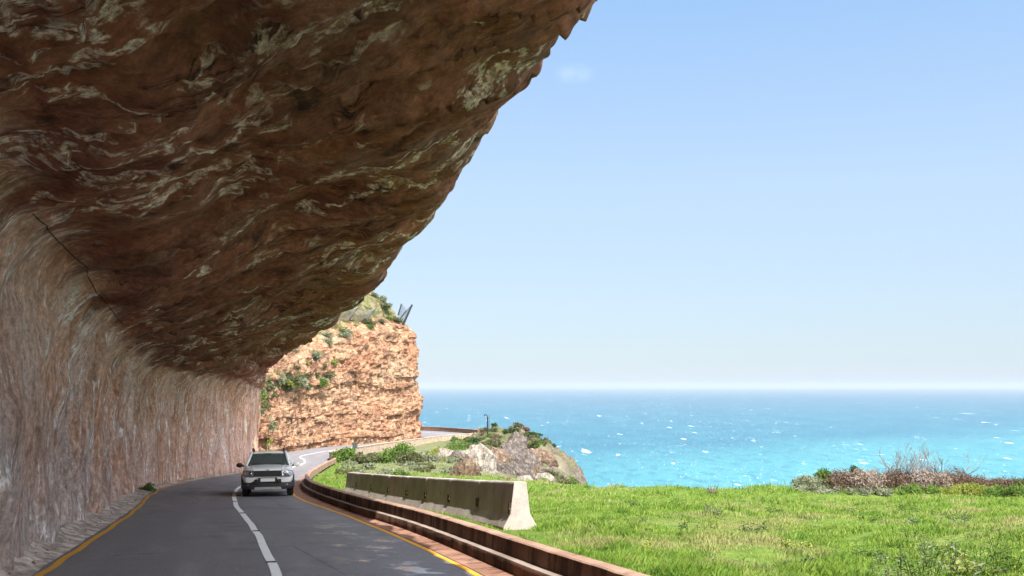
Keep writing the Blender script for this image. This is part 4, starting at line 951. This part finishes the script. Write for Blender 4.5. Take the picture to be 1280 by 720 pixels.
# ------------------------------------------------------------------ car
def car():
    cpaint = NT('pearl_white_paint'); cp = cpaint.fin(cpaint.mix(cpaint.rng(cpaint.noise(cpaint.n('TexCoord').outputs['Object'], 2.5, 5), .4, .7, 0, .25), (.86, .86, .85), (.78, .77, .75)), .28, None, .5)
    cpaint.b.inputs['Coat Weight'].default_value = .6
    blk = simple('black_plastic', (.022, .022, .024), .6); tyre = simple('tyre_rubber', (.018, .018, .018), .85); rimm = simple('alloy', (.45, .45, .46), .35, .9)
    skid = simple('silver_skid_plate', (.33, .33, .31), .45, .4); chrome = simple('chrome', (.62, .62, .64), .18, 1); seat = simple('dark_seat', (.22, .23, .22), .9)
    platem = simple('plate_white', (.78, .78, .76), .5, var=.03)
    gl = NT('window_glass'); g1_ = gl.n('BsdfGlossy', Color=(.9, .95, .95), Roughness=.03); tr = gl.n('BsdfTransparent', Color=(.62, .70, .68)); fr = gl.n('Fresnel', IOR=1.5); mx = gl.n('MixShader', Fac=gl.math('ADD', fr.outputs[0], .07)); df_ = gl.n('BsdfDiffuse', Color=(.30, .38, .37)); mx2 = gl.n('MixShader', Fac=.17)  # diffuse teal veil paints dust and reflected light onto the glass
    gl.t.links.new(tr.outputs[0], mx.inputs[1]); gl.t.links.new(g1_.outputs[0], mx.inputs[2]); gl.t.links.new(mx.outputs[0], mx2.inputs[1]); gl.t.links.new(df_.outputs[0], mx2.inputs[2]); gl.t.links.new(mx2.outputs[0], gl.out.inputs[0]); glass = gl.m
    lens = NT('headlight_lens').fin((.30, .30, .32), .10, None, .8, .5); lens.node_tree.nodes['Principled BSDF'].inputs['Coat Weight'].default_value = 1
    amber = simple('indicator_amber', (.6, .22, .03), .3)
    y0 = 35.6; x0 = -8.72
    t = thing('suv', 'white sport utility car driving towards the camera in the right lane', 'car', (x0-.49, y0+2.05, float(ZR(y0+2.05))), R(13.2))
    sl = (float(ZR(37.7+2))-float(ZR(37.7-2)))/4; t.rotation_euler = (math.atan(sl), 0, R(13.0))
    # lower body: half sections (y, [x,z...]) front at y=-2.12
    def half(w, zb, sh, top, k=1.0): return [(0, zb), (w*.86, zb), (w*.97, zb+.07), (w, zb+.28), (w*.995, sh-.12), (w*.965, sh-.03), (w*.86, top-.015), (w*.5, top+.015), (0, top+.03)]
    secs = [(-2.09, half(.66, .46, .84, .86)), (-2.05, half(.78, .44, .88, .93)), (-1.95, half(.855, .43, .93, .98)), (-1.75, half(.895, .42, .98, 1.03)), (-1.35, half(.91, .42, 1.02, 1.06)), (-.95, half(.91, .42, 1.04, 1.12)), (-.8, half(.91, .42, 1.05, 1.10)), (0, half(.91, .42, 1.07, 1.10)), (1.2, half(.915, .42, 1.09, 1.12)), (1.85, half(.90, .44, 1.1, 1.13)), (2.08, half(.84, .48, 1.08, 1.11)), (2.15, half(.74, .52, 1.0, 1.05))]
    m = MB(); n = len(secs[0][1]); V = []
    for y, h in secs:
        V += [(x, y, z) for x, z in h]+[(-x, y, z) for x, z in h[-2:0:-1]]
    nn = 2*n-2
    m.add(V, [(i*nn+j, (i+1)*nn+j, (i+1)*nn+(j+1) % nn, i*nn+(j+1) % nn) for i in range(len(secs)-1) for j in range(nn)]+[tuple(range(nn)), tuple((len(secs)-1)*nn+j for j in range(nn-1, -1, -1))])
    m.build('body', cp, t, smooth=True, subsurf=1)
    # cabin
    bz, tz = 1.10, 1.585
    fb, ft, rb, rt = -.98, -.28, 2.0, 1.72; wb, wt = .80, .60
    def quadpanel(name, q, mat, th=.012, ins=0.0):
        q = [Vector(p) for p in q]; c = sum(q, Vector())/4; q = [p+(c-p)*ins for p in q]; nrm = (q[1]-q[0]).cross(q[2]-q[0]).normalized()
        m = MB(); m.add([p for p in q]+[p+nrm*th for p in q], [(3, 2, 1, 0), (4, 5, 6, 7), (0, 1, 5, 4), (1, 2, 6, 5), (2, 3, 7, 6), (3, 0, 4, 7)]); return m.build(name, mat, t)
    quadpanel('windscreen', [(-wb+.06, fb, bz), (wb-.06, fb, bz), (wt-.03, ft, tz-.03), (-wt+.03, ft, tz-.03)], glass)
    quadpanel('rear_window', [(wb-.1, rb, bz), (-wb+.1, rb, bz), (-wt+.06, rt, tz-.06), (wt-.06, rt, tz-.06)], glass)
    for s in (-1, 1):
        for ya, yb_, yc, yd in ((fb+.18, .32, .30, ft+.08), (.42, 1.25, 1.2, .40), (1.33, rb-.2, rt-.12, 1.28)):
            q = [(s*wb, ya, bz), (s*wb, yb_, bz), (s*wt, yc, tz-.05), (s*wt, yd, tz-.05)]
            quadpanel('side_window', q if s > 0 else q[::-1], glass)
        m = MB(); m.tube([(s*(wb-.02), fb-.02, bz-.02), (s*(wt-.0), ft-.02, tz)], .045, 8); m.build('front_pillar', cp, t, smooth=True)
        m = MB(); m.tube([(s*(wb), .37, bz-.02), (s*(wt), .35, tz)], .045, 6); m.build('middle_pillar', blk, t)
        m = MB(); m.tube([(s*(wb), rb-.05, bz-.02), (s*wt, rt, tz)], [.09, .07], 8); m.build('rear_pillar', cp, t, smooth=True)
        # mirror
        mr = MB(); mr.add(*ell((s*1.03, -.72, 1.115), (.125, .07, .085))); mo = mr.build('mirror', cp if s > 0 else blk, t, smooth=True)
        mr = MB(); mr.tube([(s*.86, -.70, 1.08), (s*1.0, -.71, 1.09)], .03, 6); mr.build('mirror_arm', blk, mo)
        # roof rail
        mr = MB(); mr.tube([(s*.56, -.12, 1.60), (s*.57, -.02, 1.69), (s*.57, .8, 1.71), (s*.57, 1.5, 1.69), (s*.56, 1.62, 1.60)], .032, 8); mr.build('roof_rail', blk, t, smooth=True)
        # wheel
        for wy in (-1.36, 1.32):
            w = MB(); prof_ = [(.20, -.10), (.30, -.115), (.335, -.095), (.345, -.04), (.345, .04), (.335, .095), (.30, .115), (.20, .10)]; k = 28; V = []
            for j in range(k):
                a = 2*math.pi*j/k; V += [(s*.79+o, wy+math.cos(a)*r_, .345+math.sin(a)*r_) for r_, o in prof_]
            w.add(V, [(j*8+i, j*8+(i+1) % 8, ((j+1) % k)*8+(i+1) % 8, ((j+1) % k)*8+i) for j in range(k) for i in range(8)])
            wo = bpy.data.objects.new('wheel', None); COL.objects.link(wo); wo.parent = t
            w.build('tyre', tyre, wo, smooth=True)
            r = MB(); r.tube([(s*.75, wy, .345), (s*.86, wy, .345)], .07, 12)
            for j in range(5):
                a = 2*math.pi*j/5; r.tube([(s*.86, wy, .345), (s*.87, wy+math.cos(a)*.21, .345+math.sin(a)*.21)], .03, 6)
            k = 24; V = []
            for j in range(k):
                a = 2*math.pi*j/k; V += [(s*.79+o, wy+math.cos(a)*r_, .345+math.sin(a)*r_) for r_, o in ((.205, -.09), (.215, -.09), (.215, .09), (.205, .09))]
            r.add(V, [(j*4+i, j*4+(i+1) % 4, ((j+1) % k)*4+(i+1) % 4, ((j+1) % k)*4+i) for j in range(k) for i in range(4)])
            r.build('rim', rimm, wo)
            # black arch lip
            a_ = MB(); a_.tube([(s*.90, wy+math.cos(q)*.41, .36+math.sin(q)*.41) for q in np.linspace(-.15, 3.29, 16)], .04, 6); a_.build('wheel_arch', blk, t, smooth=True)
            a_ = MB(); k = 18; V = [(s*(.895), wy, .36)]+[(s*(.918), wy+math.cos(q)*.39, .36+math.sin(q)*.39) for q in np.linspace(-.2, 3.34, k)]
            a_.add(V, [(0, i+1, i+2) if s > 0 else (0, i+2, i+1) for i in range(k-1)]); a_.build('wheel_well', tyre, t)
        # headlight
        h = MB(); pts_ = [(s*.49, -2.12, .72), (s*.78, -2.045, .725), (s*.86, -1.985, .79), (s*.865, -1.95, .91), (s*.72, -2.035, .94), (s*.48, -2.11, .93)]
        cc = sum((Vector(p) for p in pts_), Vector())/6; V = [tuple(Vector(p)+Vector((0, -.02, 0))) for p in pts_]+[tuple(Vector(p)+Vector((0, .10, 0))) for p in pts_]+[tuple(cc+Vector((s*.01, -.05, 0)))]
        fs = [((i+1) % 6, i, 12) if s > 0 else (i, (i+1) % 6, 12) for i in range(6)]+[(i, (i+1) % 6, 6+(i+1) % 6, 6+i) for i in range(6)]
        h.add(V, fs); ho = h.build('headlight', lens, t, smooth=False, bevel=.004)
        b = MB(); b.tube([tuple(Vector(p)+Vector((0, -.02, 0))) for p in pts_+pts_[:1]], .014, 5, False); b.build('lamp_surround', blk, ho)
        b = MB(); b.add(*ell((s*.585, -2.10, .83), (.075, .035, .072))); b.build('lamp_bowl', blk, ho, smooth=True)
        b = MB(); b.add(*ell((s*.585, -2.125, .83), (.042, .03, .042))); b.build('bulb', chrome, ho, smooth=True)
        b = MB(); b.box((s*.765, -2.03, .815), (.07, .05, .09)); b.build('indicator', amber if s < 0 else lens, ho, bevel=.01)
        b = MB(); b.add(*ell((s*.66, -2.06, .42), (.06, .04, .05))); b.build('fog_lamp', lens, t, smooth=True)
    # roof
    m = MB(); g_ = []
    for j, yf in enumerate(np.linspace(-.34, 1.80, 12)):
        for i, xf in enumerate(np.linspace(-1, 1, 13)):
            e = abs(xf)**3; z = 1.635-.055*e-.03*((yf-.7)/1.1)**2-(.03 if j in (0, 11) else 0); g_.append((xf*.635, yf, z))
    m.add(g_, [(j*13+i, j*13+i+1, (j+1)*13+i+1, (j+1)*13+i) for j in range(11) for i in range(12)])
    ro = m.build('roof', cp, t, smooth=True); so = ro.modifiers.new('S', 'SOLIDIFY'); so.thickness = .05; so.offset = -1
    m = MB(); m.tube([(.0, -.1, 1.63), (.0, .05, 1.80)], .008, 5); m.build('aerial', blk, t)
    # front end
    m = MB(); m.box((0, -2.115, .825), (.96, .07, .21)); gr = m.build('grille', blk, t, bevel=.02)
    for z in (.77, .83, .885):
        m = MB(); m.box((0, -2.138, z), (.86, .018, .022)); m.build('grille_bar', chrome, gr, bevel=.004)
    m = MB(); V = []
    xs = np.linspace(-.9, .9, 19)
    for x in xs:
        yb_ = -2.15+.17*(abs(x)/.9)**3.2; top = .555-(.05 if abs(x) > .5 else 0)+(.10 if .28 < abs(x) < .52 else 0)*0
        V += [(x, yb_, .24+.06*(abs(x)/.9)**2), (x, yb_-.02, .36), (x, yb_, top), (x, yb_+.25, top), (x, yb_+.25, .26)]
    m.add(V, [(i*5+j, i*5+(j+1) % 5, (i+1)*5+(j+1) % 5, (i+1)*5+j) for i in range(18) for j in range(5)]+[(4, 3, 2, 1, 0), tuple(18*5+j for j in range(5))])
    m.build('bumper', blk, t, smooth=False, bevel=.015)
    m = MB(); m.box((0, -2.168, .30), (.98, .05, .10), taper=.92); m.build('skid_plate', skid, t, bevel=.015)
    m = MB(); m.box((0, -2.165, .60), (.66, .04, .17)); m.build('plate_recess', blk, t, bevel=.01)
    m = MB(); m.box((0, -2.195, .60), (.50, .02, .115)); m.build('number_plate', platem, t, bevel=.004)
    for s in (-1, 1):
        m = MB(); m.box((s*.40, -2.165, .56), (.14, .05, .13)); m.build('bumper_guard', blk, t, bevel=.02)
        m = MB(); m.tube([(s*.12-.05, -1.02, 1.135), (s*.12+s*.45, -.93, 1.18)], .009, 5); m.build('wiper', blk, t)
    m = MB(); m.box((0, -2.11, .955), (.11, .03, .035)); m.build('bonnet_badge', chrome, t, bevel=.01)
    # bonnet creases
    m = MB(); 
    for s in (-1, 1): m.tube([(s*.50, -2.0, .985), (s*.56, -1.5, 1.065), (s*.62, -1.02, 1.13)], .014, 6)
    m.build('bonnet_crease', cp, t, smooth=True)
    # cabin floor, dash and seats
    m = MB(); m.box((0, .5, 1.06), (1.5, 2.9, .05)); m.build('cabin_floor', seat, t)
    m = MB(); m.box((0, -.62, 1.12), (1.4, .4, .12)); m.build('dashboard', seat, t, bevel=.04)
    for sx_, sy_ in ((-.37, .05), (.37, .05), (-.37, 1.0), (.37, 1.0)):
        st = MB(); st.box((sx_, sy_, 1.12), (.48, .14, .42), taper=.85); so_ = st.build('seat', seat, t, bevel=.05)
        st = MB(); st.box((sx_, sy_+.02, 1.41), (.25, .09, .15)); st.build('headrest', seat, so_, bevel=.035)
    m = MB(); V = [(-.37+math.cos(a)*.17, -.36+math.sin(a)*.05, 1.16+math.sin(a)*.17) for a in np.linspace(0, 6.283, 18)]; m.tube(V, .017, 6, False); m.build('steering_wheel', blk, t)
    m = MB(); m.box((0, -.36, 1.50), (.24, .03, .06)); m.build('rear_view_mirror', blk, t, bevel=.01)
    m = MB(); m.box((0, 0, .36), (1.5, 3.6, .2)); m.build('underbody', blk, t)
def ell(c, r, n=12, k=8):
    V = []; 
    for i in range(k+1):
        ph = math.pi*i/k
        for j in range(n):
            th = 2*math.pi*j/n; V.append((c[0]+r[0]*math.sin(ph)*math.cos(th), c[1]+r[1]*math.sin(ph)*math.sin(th), c[2]+r[2]*math.cos(ph)))
    return V, [(i*n+j, (i+1)*n+j, (i+1)*n+(j+1) % n, i*n+(j+1) % n) for i in range(k) for j in range(n)]
car()

# ------------------------------------------------------------------ air
hz = bpy.data.materials.new('sea_haze'); hz.use_nodes = True; nt = hz.node_tree; nt.nodes.clear()
o_ = nt.nodes.new('ShaderNodeOutputMaterial'); pv = nt.nodes.new('ShaderNodeVolumePrincipled'); pv.inputs['Color'].default_value = (.52, .60, .70, 1); pv.inputs['Density'].default_value = .00006; pv.inputs['Anisotropy'].default_value = 0.0
nt.links.new(pv.outputs[0], o_.inputs['Volume'])
m = MB(); m.box((0, 34000, (SEA-12+70)/2), (150000, 82000, 70-(SEA-12))); hzo = m.build('haze', hz); kind(hzo, 'stuff')

# ------------------------------------------------------------------ light
SUN_EL, SUN_AZ = 50.0, 26.5         # azimuth: degrees from straight behind the camera towards the right
sd = Vector((math.sin(R(SUN_AZ))*math.cos(R(SUN_EL)), -math.cos(R(SUN_AZ))*math.cos(R(SUN_EL)), math.sin(R(SUN_EL))))
L = bpy.data.lights.new('sun', 'SUN'); L.energy = 3.8; L.angle = R(.53); L.color = (1, .955, .89)
so = bpy.data.objects.new('sun', L); COL.objects.link(so); so.rotation_euler = sd.to_track_quat('Z', 'Y').to_euler()
SHADE_FILL = 1.7
W = bpy.data.worlds.new('World'); SC.world = W; W.use_nodes = True; nt = W.node_tree; nt.nodes.clear()
wo = nt.nodes.new('ShaderNodeOutputWorld'); bg = nt.nodes.new('ShaderNodeBackground'); sk = nt.nodes.new('ShaderNodeTexSky'); sk.sky_type = 'NISHITA'; sk.sun_disc = False
sk.sun_elevation = R(SUN_EL); sk.sun_rotation = math.atan2(sd.x, sd.y); sk.air_density = 1.0; sk.dust_density = .3; sk.ozone_density = 1.6
bg.inputs[1].default_value = .05
# thin bright veil of high air added over the clear Nishita sky, with one wisp of cloud
tc = nt.nodes.new('ShaderNodeTexCoord'); sp = nt.nodes.new('ShaderNodeSeparateXYZ'); nt.links.new(tc.outputs['Generated'], sp.inputs[0])
rp = nt.nodes.new('ShaderNodeValToRGB'); nt.links.new(sp.outputs[2], rp.inputs[0]); e = rp.color_ramp.elements
e[1].position = 1.0; e[1].color = (.06, .13, .27, 1); e[0].position = 0; e[0].color = (.165, .205, .245, 1)
for ps_, c_ in [(.08, (.18, .225, .275)), (.19, (.175, .232, .305)), (.36, (.118, .195, .312))]:
    q_e = e.new(ps_); q_e.color = (*c_, 1)
def mth(op, a, b=None, c=None):
    n = nt.nodes.new('ShaderNodeMath'); n.operation = op
    for i, v_ in enumerate((a, b, c)):
        if v_ is None: continue
        if isinstance(v_, bpy.types.NodeSocket): nt.links.new(v_, n.inputs[i])
        else: n.inputs[i].default_value = v_
    return n.outputs[0]
cd = Vector(((718-640)/F, 1, (HY-92)/F)).normalized()
ds = nt.nodes.new('ShaderNodeVectorMath'); ds.operation = 'DISTANCE'; mpn = nt.nodes.new('ShaderNodeMapping'); mpn.inputs['Scale'].default_value = (1, 1, 1.9)
nt.links.new(tc.outputs['Generated'], mpn.inputs[0]); nt.links.new(mpn.outputs[0], ds.inputs[0]); ds.inputs[1].default_value = (cd.x, cd.y, cd.z*1.9)
nz_ = nt.nodes.new('ShaderNodeTexNoise'); nz_.inputs['Scale'].default_value = 45; nz_.inputs['Detail'].default_value = 6; nt.links.new(tc.outputs['Generated'], nz_.inputs['Vector'])
cl_ = mth('MULTIPLY', mth('MAXIMUM', mth('SUBTRACT', 1.0, mth('DIVIDE', ds.outputs['Value'], .022)), 0.0), mth('MULTIPLY', mth('MAXIMUM', mth('SUBTRACT', nz_.outputs[0], .3), 0.0), .2))
b2 = nt.nodes.new('ShaderNodeBackground'); b2.inputs[1].default_value = 1.0; nt.links.new(rp.outputs[0], b2.inputs[0])
b3 = nt.nodes.new('ShaderNodeBackground'); b3.inputs[0].default_value = (1, .95, .9, 1); nt.links.new(cl_, b3.inputs[1])
a1 = nt.nodes.new('ShaderNodeAddShader'); a2 = nt.nodes.new('ShaderNodeAddShader')
mxs = nt.nodes.new('ShaderNodeMix'); mxs.data_type = 'RGBA'; mxs.inputs[0].default_value = .72; mxs.inputs[7].default_value = (0, 0, 0, 1); nt.links.new(sk.outputs[0], mxs.inputs[6])
# warm glow added around the sun to lift the shade, fading away from it
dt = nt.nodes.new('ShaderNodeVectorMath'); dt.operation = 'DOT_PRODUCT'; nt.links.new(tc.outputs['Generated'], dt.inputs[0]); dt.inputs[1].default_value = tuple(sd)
glow_fill = mth('MULTIPLY', mth('POWER', mth('MAXIMUM', dt.outputs['Value'], 0.0), 2.5), SHADE_FILL)
b4 = nt.nodes.new('ShaderNodeBackground'); b4.inputs[0].default_value = (1, .93, .84, 1); nt.links.new(glow_fill, b4.inputs[1]); a3 = nt.nodes.new('ShaderNodeAddShader')
nt.links.new(mxs.outputs[2], bg.inputs[0]); nt.links.new(bg.outputs[0], a1.inputs[0]); nt.links.new(b2.outputs[0], a1.inputs[1])
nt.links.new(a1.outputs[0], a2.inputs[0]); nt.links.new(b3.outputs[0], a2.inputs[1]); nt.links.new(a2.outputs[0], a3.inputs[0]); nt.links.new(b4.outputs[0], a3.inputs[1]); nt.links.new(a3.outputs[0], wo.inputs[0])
SC.view_settings.view_transform = 'Standard'; SC.view_settings.look = 'None'; SC.view_settings.exposure = 1.4; SC.view_settings.gamma = 1

# ------------------------------------------------------------------ camera
cam = bpy.data.cameras.new('camera'); co = bpy.data.objects.new('camera', cam); COL.objects.link(co); SC.camera = co
cam.sensor_width = 36; cam.lens = F/1280*36; co.rotation_euler = (R(90), 0, 0); cam.shift_y = (HY-360)/1280
cam.clip_end = 200000; cam.clip_start = .1
cam.dof.use_dof = True; cam.dof.focus_distance = 38; cam.dof.aperture_fstop = 4
SC.render.engine = 'CYCLES'; cy = SC.cycles; cy.use_denoising = True; cy.max_bounces = 8; cy.diffuse_bounces = 4; cy.glossy_bounces = 3; cy.transparent_max_bounces = 12; cy.volume_bounces = 0
cy.use_adaptive_sampling = True; cy.adaptive_threshold = .015; cy.sample_clamp_indirect = 6
